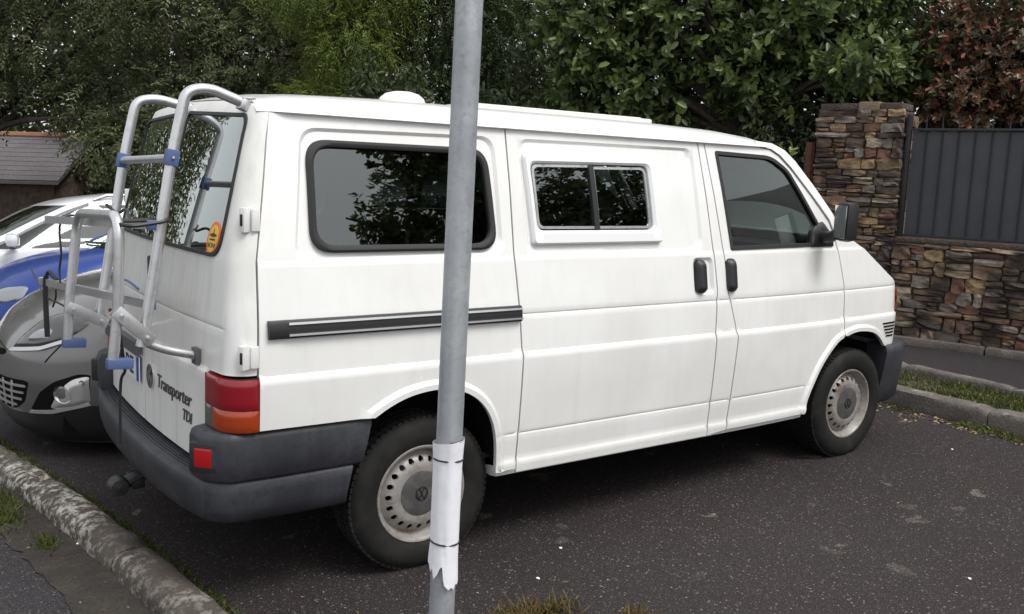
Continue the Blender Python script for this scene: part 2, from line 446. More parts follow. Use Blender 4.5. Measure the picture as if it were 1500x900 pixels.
AL = lambda arch: [offset_line(arch, d_) for d_ in (.012, .022, .031, .040)]
def handle(parent, x0, x1, z0, z1, sgn):
    mb = MB(); xm = (x0+x1)/2; w = (x1-x0)/2
    poly = round_poly([(x0, z0), (x1, z0), (x1, z1), (x0, z1)], w*.95, 6)
    VT = cdt(poly, step=.012)
    def f(P, off):
        d = dist_poly(P, poly); h = .022*sstep(d, 0, .018)+.004
        w_ = halfw(P[:, 1])-taper(P[:, 0])+h+off
        return np.stack([P[:, 0], sgn*w_, P[:, 1]], 1)
    return sheet('handle', VT, f, 'black', parent, .02, flip=(sgn > 0))
def side(sgn):
    f = smap(sgn); fl = sgn > 0
    rq = sheet('rear_quarter_panel', cdt(quarter, [QWIN], rows=ROWS, loops=[Q_REC, inner(Q_REC, .014)], lines=AL(ARCH_R)), f, 'paint', van, flip=fl)
    # quarter window
    qi = inner(QWIN, .022)
    def frame_map(base, h0, h1, poly_o, poly_i):
        def g(P, off):
            d = np.minimum(dist_poly(P, poly_o), dist_poly(P, poly_i))
            w_ = halfw(P[:, 1])-taper(P[:, 0])-.012+h0+(h1-h0)*sstep(d, 0, .010)+off
            return np.stack([P[:, 0], sgn*w_, P[:, 1]], 1)
        return g
    win = sheet('quarter_window', cdt(inner(QWIN, -.004), [qi], step=.012, cols=[], rows=[], loops=[inner(QWIN, .006), inner(QWIN, .015)]), frame_map(0, .004, .011, inner(QWIN, -.004), qi), 'rubber', van, .03, flip=fl)
    def flat(off0):
        def g(P, off):
            w_ = halfw(P[:, 1])-taper(P[:, 0])+off0+off
            return np.stack([P[:, 0], sgn*w_, P[:, 1]], 1)
        return g
    sheet('pane', cdt(inner(QWIN, .018), step=.06), flat(-.022), 'glass_dark', win, 0, flip=fl)
    bar = MB()
    mbv, mbt = cdt(round_poly([(-.055, 1.33), (-.025, 1.33), (-.030, 1.70), (-.060, 1.70)], .004, 2), step=.03)
    sheet('divider', (mbv, mbt), flat(-.028), 'dark', win, .01, flip=fl)
    for (sx, sz) in ((-.40, 1.318), (-.10, 1.316), (.20, 1.316), (-.40, 1.711), (-.1, 1.712), (.2, 1.712)):
        c = spt(sx, sz, .004, sgn); s_ = MB(); s_.lathe([(.0001, sgn*.003), (.004, sgn*.0025), (.0055, 0)], 8, c); s_.build('screw', 'alu', win)
    # slider rail
    rail = MB(); pr = [(-.033, 0), (-.033, .012), (-.022, .017), (.022, .017), (.033, .012), (.033, 0)]
    xs = np.linspace(-.683, .438, 12); V = []; F = []
    for x in xs:
        for dz, o_ in pr: V.append(tuple(spt(x, 1.036+dz, o_+.003, sgn)))
    m = len(pr)
    for i in range(len(xs)-1):
        for j in range(m-1): F.append((i*m+j, i*m+j+1, (i+1)*m+j+1, (i+1)*m+j))
    F.append(tuple(range(m))); F.append(tuple((len(xs)-1)*m+j for j in range(m)))
    rail.add(V, F); ro = rail.build('slider_rail', 'black', rq)
    for dz in (-.020, .021):
        st = MB(); V = []; F = []
        xs2 = np.linspace(-.61, .436, 10)
        for x in xs2:
            for a, o_ in ((-.0055, .016), (-.004, .023), (.004, .023), (.0055, .016)): V.append(tuple(spt(x, 1.036+dz+a, o_+.003, sgn)))
        for i in range(len(xs2)-1):
            for j in range(3): F.append((i*4+j, i*4+j+1, i*4+j+5, i*4+j+4))
        F.append((0, 1, 2, 3)); F.append(tuple((len(xs2)-1)*4+j for j in range(4)))
        st.add(V, F); st.build('chrome_strip', 'chrome', rq)
    # sliding door
    sd_ = sheet('sliding_door', cdt(slide, [inner(SWIN_O, .02)], rows=ROWS, loops=[S_REC, inner(S_REC, .014), H_REC, inner(H_REC, .014)]), f, 'paint', van, flip=fl)
    wf = sheet('sliding_window', cdt(SWIN_O, [SWIN_I], step=.012, cols=[], rows=[], loops=[inner(SWIN_O, .008), inner(SWIN_I, -.012)]), frame_map(0, .005, .016, SWIN_O, SWIN_I), 'alu_frame', sd_, .03, flip=fl)
    si = inner(SWIN_I, .010)
    for (x0, x1, dep) in ((.566, .925, -.010), (.895, 1.256, -.018)):
        pane = round_poly([(x0, 1.389), (x1, 1.389), (x1-.003, 1.677), (x0-.005, 1.668)], .03, 5)
        sh = sheet('pane_frame', cdt(pane, [inner(pane, .012)], step=.02, cols=[], rows=[]), flat(dep), 'alu', wf, .012, flip=fl)
        sheet('pane', cdt(inner(pane, .008), step=.08), flat(dep-.005), 'glass_dark', wf, 0, flip=fl)
    mull = round_poly([(.892, 1.386), (.920, 1.386), (.915, 1.676), (.887, 1.676)], .003, 2)
    sheet('divider', cdt(mull, step=.03), flat(-.004), 'black', wf, .012, flip=fl)
    handle(sd_, 1.522, 1.586, 1.072, 1.236, sgn)
    # pillar, front door, wing
    sheet('door_pillar', cdt(bpil, rows=ROWS), f, 'paint', van, flip=fl)
    fd = sheet('front_door', cdt(fdoor, [FWIN_HOLE], rows=ROWS, lines=AL(ARCH_F)), f, 'paint', van, flip=fl)
    FWO = inner(FWIN_HOLE, -.001); 
    c = FWIN_HOLE.mean(0)
    def inset(poly, d):
        P = np.asarray(poly); n_ = len(P); out = []
        for i in range(n_):
            t = P[(i+1) % n_]-P[i-1]; t /= max(np.linalg.norm(t), 1e-9); out.append(P[i]+d*np.array([-t[1], t[0]]))
        return np.array(out)
    fi = inset(FWIN_HOLE, .016)
    sheet('window_seal', cdt(inset(FWIN_HOLE, -.003), [fi], step=.02, cols=[], rows=[]), frame_map(0, .006, .012, inset(FWIN_HOLE, -.003), fi), 'rubber', fd, .025, flip=fl)
    sheet('door_glass', cdt(inset(FWIN_HOLE, .010), step=.06), flat(-.020), 'glass', fd, 0, flip=fl)
    handle(fd, 1.742, 1.812, 1.070, 1.238, sgn)
    tri = round_poly([(2.470, 1.283), (2.690, 1.283), (2.690, 1.345), (2.600, 1.425), (2.500, 1.385)], [.01, .01, .01, .02, .03], 4)
    sheet('mirror_base', cdt(tri, step=.02), frame_map(0, .008, .018, tri, tri), 'black', fd, .03, flip=fl)
    # door mirror
    mm = MB(); cx, cy, cz = 2.560, sgn*.985, 1.432
    R = Matrix.Rotation(sgn*math.radians(14), 3, 'Z')
    mm.tube([(2.58, sgn*.80, 1.335), (2.56, sgn*.90, 1.345), (2.56, sgn*.94, 1.37)], [.035, .032, .028], 10)
    mm.box((cx, cy, cz), (.085, .118, .215), R, .034)
    mi = mm.build('door_mirror', 'black', fd, sharp=40)
    mg = MB(); mg.box(Vector((cx, cy, cz))+R @ Vector((-.0435, 0, 0)), (.004, .090, .178), R, .001)
    mg.build('mirror_glass', 'chrome', mi)
    wg = sheet('front_wing', cdt(wing, rows=ROWS, lines=AL(ARCH_F)), f, 'paint', van, flip=fl)
    for i in range(5):
        z0 = .806-.020*i; xa = 3.215+.014*i; xb = 3.372-.004*i
        sl = round_poly([(xa, z0-.005), (xb, z0-.005), (xb, z0+.004), (xa, z0+.004)], .003, 3)
        sheet('vent_slot', cdt(sl, step=.03), flat(.010), 'dark', wg, .006, flip=fl)
    am = [(3.440, 1.005), (3.500, .985), (3.506, .866), (3.468, .866)]
    sheet('indicator_lamp', cdt(am, step=.02), flat(.013), 'amber_lens', wg, .02, flip=fl)
    sheet('windscreen_pillar', cdt(apil, step=.03), lambda P, off: np.stack([P[:, 0], sgn*(halfw(P[:, 1])-taper(P[:, 0])+off-.25*np.maximum(0, dist_poly(P, apil[:7], False)-.012)), P[:, 1]], 1), 'paint', van, .03, flip=fl)
    # inner lining with window openings
    lin = [(-.60, .80), (.42, .80), (.42, .45), (2.38, .45), (2.38, .84), (2.66, .88), (2.68, 1.30), (2.26, 1.76), (-.55, 1.78), (-.66, 1.2)]
    sheet('interior_lining', cdt(lin, [inner(QWIN, .02), inner(SWIN_I, .005), inner(FWIN_HOLE, .01)], step=.09), flat(-.055), 'trim', van, .01, flip=not fl)
side(-1); side(1)
# ---- sills
for sgn in (-1, 1):
    mb = MB(); xs = np.linspace(.35, 2.46, 16); V = []; F = []
    pr = [(.372, .012), (.350, .016), (.322, .008), (.316, -.03), (.32, -.25)]
    for x in xs:
        for z, o_ in pr: V.append((x, sgn*(float(halfw(z))-float(taper(x))+o_-.012), z-.003))
    m = len(pr)
    for i in range(len(xs)-1):
        for j in range(m-1): F.append((i*m+j, i*m+j+1, (i+1)*m+j+1, (i+1)*m+j))
    F.append(tuple(range(m))); F.append(tuple((len(xs)-1)*m+j for j in range(m)))
    mb.add(V, F); mb.build('sill', 'paint', van)
# ---- roof
h_of = lambda y: np.interp(np.abs(y), [0, .2, .4, .55, .62, .68, .715, .734], [0, .004, .015, .028, .042, .066, .092, .115])/.115
zc_of = lambda x: np.interp(x, [-.66, -.60, -.5, -.35, 0, 1, 1.5, 1.9, 2.2, 2.36, 2.46, 2.53], [1.868, 1.888, 1.907, 1.919, 1.93, 1.93, 1.926, 1.913, 1.890, 1.864, 1.838, 1.812])
def roof_z(x, y): return 1.814+(zc_of(x)-1.814)*(1-h_of(y))
xs = np.concatenate([np.linspace(-.648, -.4, 12), np.linspace(-.35, 2.0, 30), np.linspace(2.05, 2.50, 16)])
vs_ = np.concatenate([np.linspace(-1, -.7, 16), np.linspace(-.65, .65, 18), np.linspace(.7, 1, 16)])
V = []; F = []
for x in xs:
    wmax = float(halfw(1.816)-taper(x))+.010 - .05*max(0, (-.52-x)/.13)**2 - max(0, x-2.3)*.10
    for v in vs_:
        y = v*wmax; V.append((x-.22*max(0, (x-1.9)/.6)*v*v, y, float(roof_z(x, v*.734))+.002))
m = len(vs_)
for i in range(len(xs)-1):
    for j in range(m-1): F.append((i*m+j, (i+1)*m+j, (i+1)*m+j+1, i*m+j+1))
# returned edge along both gutters
for e in (0, m-1):
    k = len(V)
    for i in range(len(xs)): p = V[i*m+e]; V.append((p[0], p[1]*.97, p[2]-.006))
    for i in range(len(xs)-1): F.append((i*m+e, k+i, k+i+1, (i+1)*m+e) if e == 0 else (i*m+e, (i+1)*m+e, k+i+1, k+i))
mk('roof', V, F, 'paint', van)
# ---- bonnet, windscreen, front panel
V = []; F = []; xs = np.linspace(2.70, 3.52, 16); ys_ = np.linspace(-1, 1, 21)
for x in xs:
    zs_ = float(np.interp(x, [2.72, 2.885, 3.155, 3.44, 3.6], [1.35, 1.33, 1.19, 1.026, .93])); w = float(halfw(zs_)-taper(min(x, 3.50)))-.022
    for t in ys_:
        zb = np.interp(x-.03*(1-t*t), [2.6, 2.72, 2.80, 2.885, 3.02, 3.155, 3.30, 3.44, 3.60], [1.34, 1.35, 1.345, 1.330, 1.268, 1.188, 1.103, 1.026, .93])
        V.append((x, t*w, float(zb)-.010))
m = 21
for i in range(15):
    for j in range(20): F.append((i*m+j, (i+1)*m+j, (i+1)*m+j+1, i*m+j+1))
mk('bonnet', V, F, 'paint', van)
V = []; F = []
for i in range(9):
    t = i/8; 
    for j in range(15):
        s_ = -1+2*j/14; w = .775*(1-t)+.690*t
        V.append((2.86*(1-t)+2.44*t-.14*s_*s_, s_*w, 1.335*(1-t)+1.825*t))
for i in range(8):
    for j in range(14): F.append((i*15+j, i*15+j+1, (i+1)*15+j+1, (i+1)*15+j))
ws = mk('windscreen', V, F, 'glass', van)
V = []; F = []
for i, (z, dx) in enumerate([(.62, .0), (.75, .0), (.86, 0), (.98, -.01), (1.03, -.03)]):
    for j in range(17):
        s_ = -1+2*j/16; V.append((3.475+dx+.10*(1-s_*s_), s_*.69, z))
for i in range(4):
    for j in range(16): F.append((i*17+j, i*17+j+1, (i+1)*17+j+1, (i+1)*17+j))
fp = mk('front_panel', V, F, 'paint', van)
for sgn in (-1, 1):
    hl = MB(); hl.box((3.530, sgn*.53, .94), (.05, .30, .15), Matrix.Rotation(-sgn*.25, 3, 'Z'), .015); hl.build('headlamp', 'chrome', van)
gr = MB()
for i in range(5): gr.box((3.578, 0, .88+.028*i), (.02, .66, .012), None, .003)
gr.build('radiator_grille', 'black', van)
# ---- sweeps for the bumpers
def sweep(name, path, prof, m, parent, shear=0.0, z0=.49):
    P = resample(np.array(path), .05, False); n = len(P); V = []; F = []; k = len(prof)
    for i in range(n):
        t = P[min(i+1, n-1)]-P[max(i-1, 0)]; t /= np.linalg.norm(t); nn = np.array([-t[1], t[0]])
        for o_, z in prof:
            q = P[i]+nn*o_; wgt = 1 if i == 0 else (1 if i == n-1 else 0)
            V.append((q[0]+shear*(z-z0)*wgt, q[1], z))
    for i in range(n-1):
        for j in range(k-1): F.append((i*k+j, i*k+j+1, (i+1)*k+j+1, (i+1)*k+j))
    F.append(tuple(range(k))); F.append(tuple((n-1)*k+j for j in range(k)))
    mb = MB(); mb.add(V, F); return mb.build(name, m, parent, sharp=45)
half = [(-.335, -.896), (-.60, -.896), (-.76, -.888)]
corner = [(-.76-.14*math.sin(a), -.750-.14*math.cos(a)) for a in np.linspace(.25, 1.25, 7)]
rearp = [(-.925, -.62), (-.945, -.40), (-.953, -.2), (-.956, 0)]
hp = spline(half+corner+rearp, 4)
full = np.concatenate([hp, (hp*np.array([1, -1]))[::-1][1:]])
pr = [(-.10, .312), (-.035, .315), (-.004, .335), (.008, .38), (.012, .44), (.009, .470), (.002, .483), (-.012, .488), (-.12, .492)]
rb = sweep('rear_bumper', full, pr, 'bumper', van, .27)
# ribbed tread on the step
for i in range(5):
    st = MB(); off = -.030-.013*i
    P = resample(full, .06, False); P = P[(np.abs(P[:, 1]) < .70) & (P[:, 0] < -.8)]
    V = []; F = []
    for q in range(len(P)):
        t = P[min(q+1, len(P)-1)]-P[max(q-1, 0)]; t /= np.linalg.norm(t); nn = np.array([-t[1], t[0]])
        for o_, z in ((off-.004, .486), (off-.003, .4945), (off+.003, .4945), (off+.004, .486)):
            V.append((*(P[q]+nn*o_), z+.001))
    for q in range(len(P)-1):
        for j in range(3): F.append((q*4+j, q*4+j+1, q*4+j+5, q*4+j+4))
    st.add(V, F); st.build('step_rib', 'bumper', rb)
for sgn in (-1, 1):
    cp = spline([(-.300, -.898), (-.60, -.902), (-.74, -.897)] + [(-.765-.132*math.sin(a), -.768-.132*math.cos(a)) for a in np.linspace(.3, 1.35, 7)] + [(-.899, -.712)], 4)
    if sgn > 0: cp = (cp*np.array([1, -1]))[::-1]
    bc = sweep('bumper_corner', cp, [(-.09, .489), (.006, .489), (.012, .496), (.016, .56), (.014, .64), (.006, .660), (-.006, .667), (-.09, .668)], 'bumper', van, .22)
    fg = MB(); fg.box((-.880, sgn*.822, .575), (.05, .112, .112), Matrix.Rotation(-sgn*math.radians(42), 3, 'Z'), .008); f1 = fg.build('fog_lamp_frame', 'black', bc)
    fg = MB(); fg.box((-.8825, sgn*.8245, .575), (.05, .070, .072), Matrix.Rotation(-sgn*math.radians(42), 3, 'Z'), .006); fg.build('fog_lamp_lens', 'red_reflector', f1)
# front bumper
hp = spline([(3.25, -.846), (3.40, -.838), (3.52, -.800), (3.605, -.71), (3.65, -.56), (3.685, -.28), (3.695, 0)], 5)
fullf = np.concatenate([hp, (hp*np.array([1, -1]))[::-1][1:]])
sweep('front_bumper', fullf[::-1], [(-.10, .29), (-.03, .295), (-.005, .33), (.006, .42), (.016, .52), (.022, .62), (.012, .655), (-.01, .668), (-.12, .672)], 'bumper', van, .10)
# ---- rear: door surfaces wrap round the corner
RR = .10
xr_of = lambda z: np.interp(z, [.4, .87, 1.05, 1.28, 1.55, 1.80, 1.84, 1.875], [-.876, -.872, -.860, -.832, -.768, -.700, -.682, -.655])
def s_seam(z):
    w = halfw(z)-.002; L0 = w-RR; xe = xr_of(z)+.03*(L0/.72)**2+RR
    return L0+RR*PI/2+np.maximum(seamR(z)-G-xe, -.04)
def rear_pt(s, z, off, sgn):
    s = np.asarray(s, float); z = np.asarray(z, float); w = halfw(z)-.002; L0 = w-RR
    x0 = xr_of(z); b = .03*(np.minimum(s, L0)/.72)**2
    th = np.clip((s-L0)/RR, 0, PI/2); ex = np.maximum(s-L0-RR*PI/2, 0)
    x = x0+b+RR*(1-np.cos(th))+ex - off*np.cos(th)
    y = np.where(s < L0, s, L0+RR*np.sin(th)) + off*np.sin(th)
    return np.stack([x, sgn*y, z], -1)
A0 = .93
def rmap(sgn, extra=None, crease=True):
    def f(P, off):
        z = P[:, 1]; s = P[:, 0]/A0*s_seam(z)
        d = np.zeros(len(P))+off
        if crease:
            d += .006-.012*sstep(z, .858, .878) - .004*np.exp(-((z-1.033)/.003)**2)*(P[:, 0] < .80)
            d -= .004*np.exp(-((z-1.262)/.004)**2)*0
        if extra is not None: d += extra(P)
        return rear_pt(s, z, d, sgn)
    return f
def a_of(y, z): return y/float(s_seam(z))*A0
RROWS = drop_near(np.unique(np.round(np.concatenate([np.arange(.52, 1.87, .028), [.858, .864, .871, .878, 1.026, 1.030, 1.033, 1.036, 1.040]]), 4)))
topz = lambda a: float(roof_z(-.645, a*.80))-.003
for sgn in (-1, 1):
    outl = [(.004, .512)] + [(a_of(.715, z), z) for z in (.512, .60, .672, .76, .855)] + [(a_of(.735, .872), .872)] + [(A0, z) for z in np.concatenate([[.876], np.linspace(.95, 1.79, 10)])]
    outl += [(A0*.995, 1.815), (A0*.985, 1.830)] + [(a, topz(a)) for a in np.linspace(.90, .004, 10)]
    if sgn < 0: gl = [(.030, 1.283), (a_of(.715, 1.285), 1.283), (a_of(.668, 1.80), 1.803), (.030, 1.826)]
    else: gl = [(.030, 1.283), (a_of(.715, 1.285), 1.283), (a_of(.668, 1.80), 1.803), (.030, 1.826)]
    gl = round_poly(gl, [.03, .075, .045, .02], 6)
    door = sheet('rear_door', cdt(outl, [gl], cols=np.arange(.02, .93, .028), rows=RROWS), rmap(sgn), 'paint_rear', van, .025, flip=(sgn > 0))
    sheet('rear_window', cdt(inner(gl, -.002), step=.05), rmap(sgn, lambda P: 0*P[:, 0]-.003, False), 'glass_dark', door, 0, flip=(sgn > 0))
    gi = inner(gl, .010)
    sheet('window_seal', cdt(inner(gl, -.004), [gi], step=.03, cols=[], rows=[]), rmap(sgn, lambda P: 0*P[:, 0]+.002, False), 'rubber', door, .02, flip=(sgn > 0))
    # tail lamp on the corner
    t0 = lambda z: a_of(.722, z)
    def lamp(name, za, zb, fa, fb, m):
        def A(z, t): return t0(z)+(A0+.004-t0(z))*t
        poly = [(A(z, fa), z) for z in np.linspace(za, zb, 4)] + [(A(z, fb), z) for z in np.linspace(zb, za, 4)]
        bev = round_poly(poly, .005, 3) 
        def ex(P): return .010+.006*sstep(dist_poly(P, bev), 0, .008)
        return sheet(name, cdt(bev, step=.016), rmap(sgn, ex, False), m, tl, .03, flip=(sgn > 0))
    tl = None
    hp_ = [(a_of(.716, .668), .668), (A0+.008, .668), (A0+.008, .866), (a_of(.716, .862), .862)]
    tl = sheet('tail_lamp', cdt(hp_, step=.03), rmap(sgn, None, False), 'black', van, .02, flip=(sgn > 0))
    lamp('red_lens', .7505, .864, 0, 1, 'red_lens'); lamp('indicator_lens', .670, .7495, .242, 1, 'amber_lens'); lamp('reversing_lens', .670, .7495, 0, .240, 'smoke_lens')
    # hinges
    for zc in (1.425, .945):
        hg = MB()
        for da, dd in ((-.034, .024), (-.002, .016)):
            p = rear_pt(np.array([s_seam(zc)+da-.012]), np.array([zc]), np.array([dd*.4]), sgn)[0]
            hg.box(p, (.040 if da < -.02 else .030, .026 if da < -.02 else .018, .088 if da < -.02 else .080), Matrix.Rotation(sgn*(math.radians(-28) if da < -.02 else 0), 3, 'Z'), .004)
        hb = hg.build('hinge', 'paint', door)
        q = rear_pt(np.array([s_seam(zc)-.052]), np.array([zc]), np.array([.026]), sgn)[0]
        sl = MB(); sl.box(q, (.012, .010, .042), Matrix.Rotation(sgn*math.radians(-28), 3, 'Z'), .002); sl.build('hinge_slot', 'black', hb)
    if sgn < 0:
        hd = MB(); p = rear_pt(np.array([.055]), np.array([1.145]), np.array([.012]), sgn)[0]
        hd.box(p, (.03, .035, .16), None, .008); hd.build('handle', 'black', door)
        # badge, lettering and stickers on this door
        rm = lambda cy, cz, k=1.0: (lambda P, off: rear_pt(cy+P[:, 0]*k, cz+P[:, 1]*k, off+.006, -1))
        bd = ring2d(.84, 1.0, 36); disk = (np.array([(.86*math.cos(2*PI*j/36), .86*math.sin(2*PI*j/36)) for j in range(36)]), [tuple(range(36))])
        b0 = relief('emblem', disk, rm(.095, .722, .052), 'black', door, .004)
        relief('emblem_mark', join2d(bd, strokes(vw_lines(), .17)), rm(.095, .722, .052), 'chrome', b0, .007)
        relief('lettering', text2d('Transporter', .080, .18, .0004, 1.0, 'LEFT'), rm(.185, .722), 'cap', door, .004)
        relief('lettering', text2d('TDI', .062, .18, .0006, .98, 'LEFT'), rm(.492, .652), 'cap', door, .004)
        gm = lambda P, off: rear_pt(.640+P[:, 0], 1.345+P[:, 1], off-.002, -1)
        def disc(r, ry): return (np.array([(r*math.cos(2*PI*j/28), ry*math.sin(2*PI*j/28)) for j in range(28)]), [tuple(range(28))])
        s1 = relief('sticker', disc(.052, .062), gm, 'sticker_o', door, .002)
        relief('sticker_disc', disc(.040, .050), gm, 'sticker_y', s1, .003)
        plane = (np.array([(-.003, .005), (-.031, .010), (-.031, .014), (-.003, .020), (-.002, .032), (0, .036), (.002, .032), (.003, .020), (.031, .014), (.031, .010), (.003, .005)]), [(0, 1, 2, 3), (0, 3, 4, 5, 6, 7, 10), (7, 8, 9, 10)])
        relief('sticker_print', join2d(plane, (text2d('NON!', .026)[0]+np.array([0, -.026]), text2d('NON!', .026)[1]), (strokes([[(-.022, -.004), (.022, -.004)]], .006))), gm, 'black', s1, .004)
    else:
        # plate recess with plate
        rm2 = lambda P, off: rear_pt(np.abs(-P[:, 0]), P[:, 1], off+.006, 1)
        def rect(x0, x1, z0, z1): return (np.array([(x0, z0), (x1, z0), (x1, z1), (x0, z1)]), [(0, 1, 2, 3)])
        fpm = lambda P, off: np.stack([np.full(len(P), -.892)-off, -P[:, 0], P[:, 1]], 1)
        pl = relief('number_plate', rect(-.56, -.045, .664, .774), fpm, 'plate', door, .002)
        relief('plate_band', rect(-.085, -.047, .666, .772), fpm, 'plate_blue', pl, .003)
        t_ = text2d('1042 DZ', .105, 0, .002, 1.02); relief('plate_text', (t_[0]*np.array([.9, 1])+np.array([-.31, .719]), t_[1]), fpm, 'black', pl, .004)
        relief('plate_light_bar', rect(-.58, -.03, .790, .842), fpm, 'trim', door, .02)
# ---- inside: floor, bulkhead shelf, seats, dash, wheel
mb = MB(); mb.box((1.0, 0, .40), (3.3, 1.60, .04)); mb.build('cabin_floor', 'trim', van, smooth=False)
mb = MB(); mb.box((1.3, 0, .33), (3.9, 1.50, .10)); mb.box((1.3, 0, .27), (3.2, .9, .08)); mb.build('underbody', 'dark', van, smooth=False)
mb = MB(); mb.box((.55, .45, .80), (1.9, .60, .75), None, .02); mb.build('cupboard', 'trim', van)
mb = MB(); mb.box((.1, 0, 1.86), (1.2, 1.2, .01)); mb.box((1.5, 0, 1.86), (1.2, 1.2, .01)); mb.build('headlining', 'trim', van, smooth=False)
mb = MB(); mb.box((2.68, 0, 1.13), (.36, 1.44, .30), None, .06); mb.build('dashboard', 'trim', van)
for sgn in (-1, 1):
    s1 = MB(); s1.box((1.98, sgn*.44, .83), (.50, .48, .16), None, .05); s1.box((1.76, sgn*.44, 1.15), (.14, .47, .62), Matrix.Rotation(-.18, 3, 'Y'), .05)
    s1.box((1.68, sgn*.44, 1.54), (.10, .26, .19), Matrix.Rotation(-.12, 3, 'Y'), .04); s1.box((1.98, sgn*.44, .60), (.44, .40, .36), None, .02)
    s1.build('seat', 'seat', van)
sw = MB(); c = Vector((2.36, .44, 1.20)); R = Matrix.Rotation(math.radians(-62), 3, 'Y')
sw.tube([c+R @ Vector((.19*math.cos(a), .19*math.sin(a), 0)) for a in np.linspace(0, 2*PI, 33)], .013, 8)
for a in (0.5, 2.64, 4.7): sw.tube([c, c+R @ Vector((.185*math.cos(a), .185*math.sin(a), 0))], .014, 6)
sw.tube([c, c+Vector((.25, 0, -.30))], .03, 8); sw.build('steering_wheel', 'black', van)
# ---- wheel wells
for ax, arch in ((0, ARCH_R), (2.92, ARCH_F)):
    for sgn in (-1, 1):
        ml = MB(); P = arch[::3]; V = []; F = []
        for x, z in P:
            for o_ in (.012, -.04, -.35):
                w = float(halfw(z)-taper(x))+o_-(.02 if o_ > 0 else 0)
                V.append((x, sgn*w, z+(.0 if o_ > 0 else .03)))
        for i in range(len(P)-1):
            for j in range(2): F.append((i*3+j, i*3+j+1, (i+1)*3+j+1, (i+1)*3+j))
        k = len(V); V += [(x, V[i*3+2][1], .30) for i, (x, z) in enumerate(P)]
        for i in range(len(P)-1): F.append((i*3+2, k+i, k+i+1, (i+1)*3+2))
        ml.add(V, F); ml.build('wheel_arch_liner', 'dark', van)
# ---- wheels
def make_wheel(x, sgn, steer=0.0):
    w = empty('wheel', (x, sgn*.775, wz(x)), (0, 0, (0 if sgn < 0 else PI)+steer)); w.parent = van
    # local frame: outer face towards -y
    t = MB(); R_ = .325
    prof = [(.198, -.072), (.205, -.082), (.225, -.094), (.255, -.101), (.285, -.100), (.303, -.092), (.316, -.081)]
    t.lathe(prof + [(.3225, -.070), (.325, -.050), (.3255, 0), (.325, .050), (.3225, .07), (.316, .081), (.285, .100), (.24, .098), (.205, .082), (.198, .07)], 72)
    # tread blocks
    for k in range(72):
        a = 2*PI*k/72
        for yy, wd in ((-.062, .026), (-.022, .030), (.022, .030), (.062, .026)):
            c_ = Vector((math.cos(a+.02*yy/.06)*.3245, yy, math.sin(a+.02*yy/.06)*.3245))
            t.box(c_, (.010, wd, .0215), Matrix.Rotation(-a, 3, 'Y'))
    ty = t.build('tyre', 'tyre', w, fix=True)
    rm_ = MB()
    rm_.lathe([(.196, .06), (.192, -.04), (.1985, -.066), (.207, -.076), (.2095, -.083), (.206, -.088), (.198, -.086), (.192, -.078), (.184, -.050), (.176, -.038)], 72)
    ri = rm_.build('rim', 'steel_rim', w)
    # dish with round holes
    HN = 20
    rp = lambda r: np.interp(r, [.0, .09, .105, .125, .150, .163, .176], [-.075, -.077, -.078, -.078, -.068, -.052, -.038])
    outer_ = np.array([(.1765*math.cos(a), .1765*math.sin(a)) for a in np.linspace(0, 2*PI, 72, endpoint=False)])
    inner_ = np.array([(.085*math.cos(a), .085*math.sin(a)) for a in np.linspace(0, 2*PI, 48, endpoint=False)])
    holes = [inner_] + [np.array([(.146*math.cos(b)+.0125*math.cos(c_), .146*math.sin(b)+.0125*math.sin(c_)) for c_ in np.linspace(0, 2*PI, 12, endpoint=False)]) for b in np.linspace(0, 2*PI, HN, endpoint=False)]
    dm = lambda P, off: np.stack([P[:, 0], rp(np.hypot(P[:, 0], P[:, 1]))-off, P[:, 1]], 1)
    sheet('wheel_disc', cdt(outer_, holes, step=.012), dm, 'steel_rim', w, .012)
    cp_ = MB(); cp_.lathe([(.0005, -.083), (.03, -.0835), (.060, -.082), (.088, -.080), (.098, -.077), (.101, -.070), (.10, -.05)], 48)
    cap = cp_.build('hub_cap', 'cap', w)
    em = lambda P, off: np.stack([P[:, 0]*.030, -.0835-off+0*P[:, 0], P[:, 1]*.030], 1)
    relief('emblem', join2d(ring2d(.86, 1.0, 28), strokes(vw_lines(), .16)), em, 'black', cap, .002)
    bk = MB(); bk.lathe([(.001, .0), (.19, .0)], 24); bk.build('brake_drum', 'dark', w)
    return w
make_wheel(0, -1); make_wheel(2.92, -1, math.radians(0)); make_wheel(0, 1); make_wheel(2.92, 1)
# ---- tow hitch
mb = MB(); mb.tube([(-.70, 0, .30), (-.90, 0, .27), (-.985, 0, .235)], .028, 10); mb.lathe([(.0001, .05), (.03, .045), (.042, .02), (.045, -.02), (.036, -.045), (.0001, -.05)], 14, (-1.0, .0, .235), 'y')
mb.box((-.92, .03, .24), (.06, .11, .06), None, .015); mb.box((-.84, -.1, .28), (.05, .05, .08), None, .01); mb.build('tow_hitch', 'black', van)
# ---- things on the roof
mb = MB(); mb.lathe([(.0001, .052), (.04, .050), (.075, .040), (.098, .022), (.106, .004), (.106, -.03)], 32, (.17, -.30, 1.915), 'z')
tag(mb.build('roof_ventilator', 'lid', sharp=50), 'round domed white roof ventilator on the van roof', 'ventilator').matrix_parent_inverse = Matrix.Identity(4)
bpy.data.objects['roof_ventilator'].matrix_world = van.matrix_basis.copy()
mb = MB(); mb.box((1.13, .05, 1.927), (1.16, .72, .030), None, .012); mb.box((1.13, .05, 1.938), (1.08, .64, .022), None, .010)
o = mb.build('roof_hatch', 'lid', sharp=50); tag(o, 'flat rectangular off-white hatch lid on the van roof', 'roof hatch'); o.matrix_world = van.matrix_basis.copy()
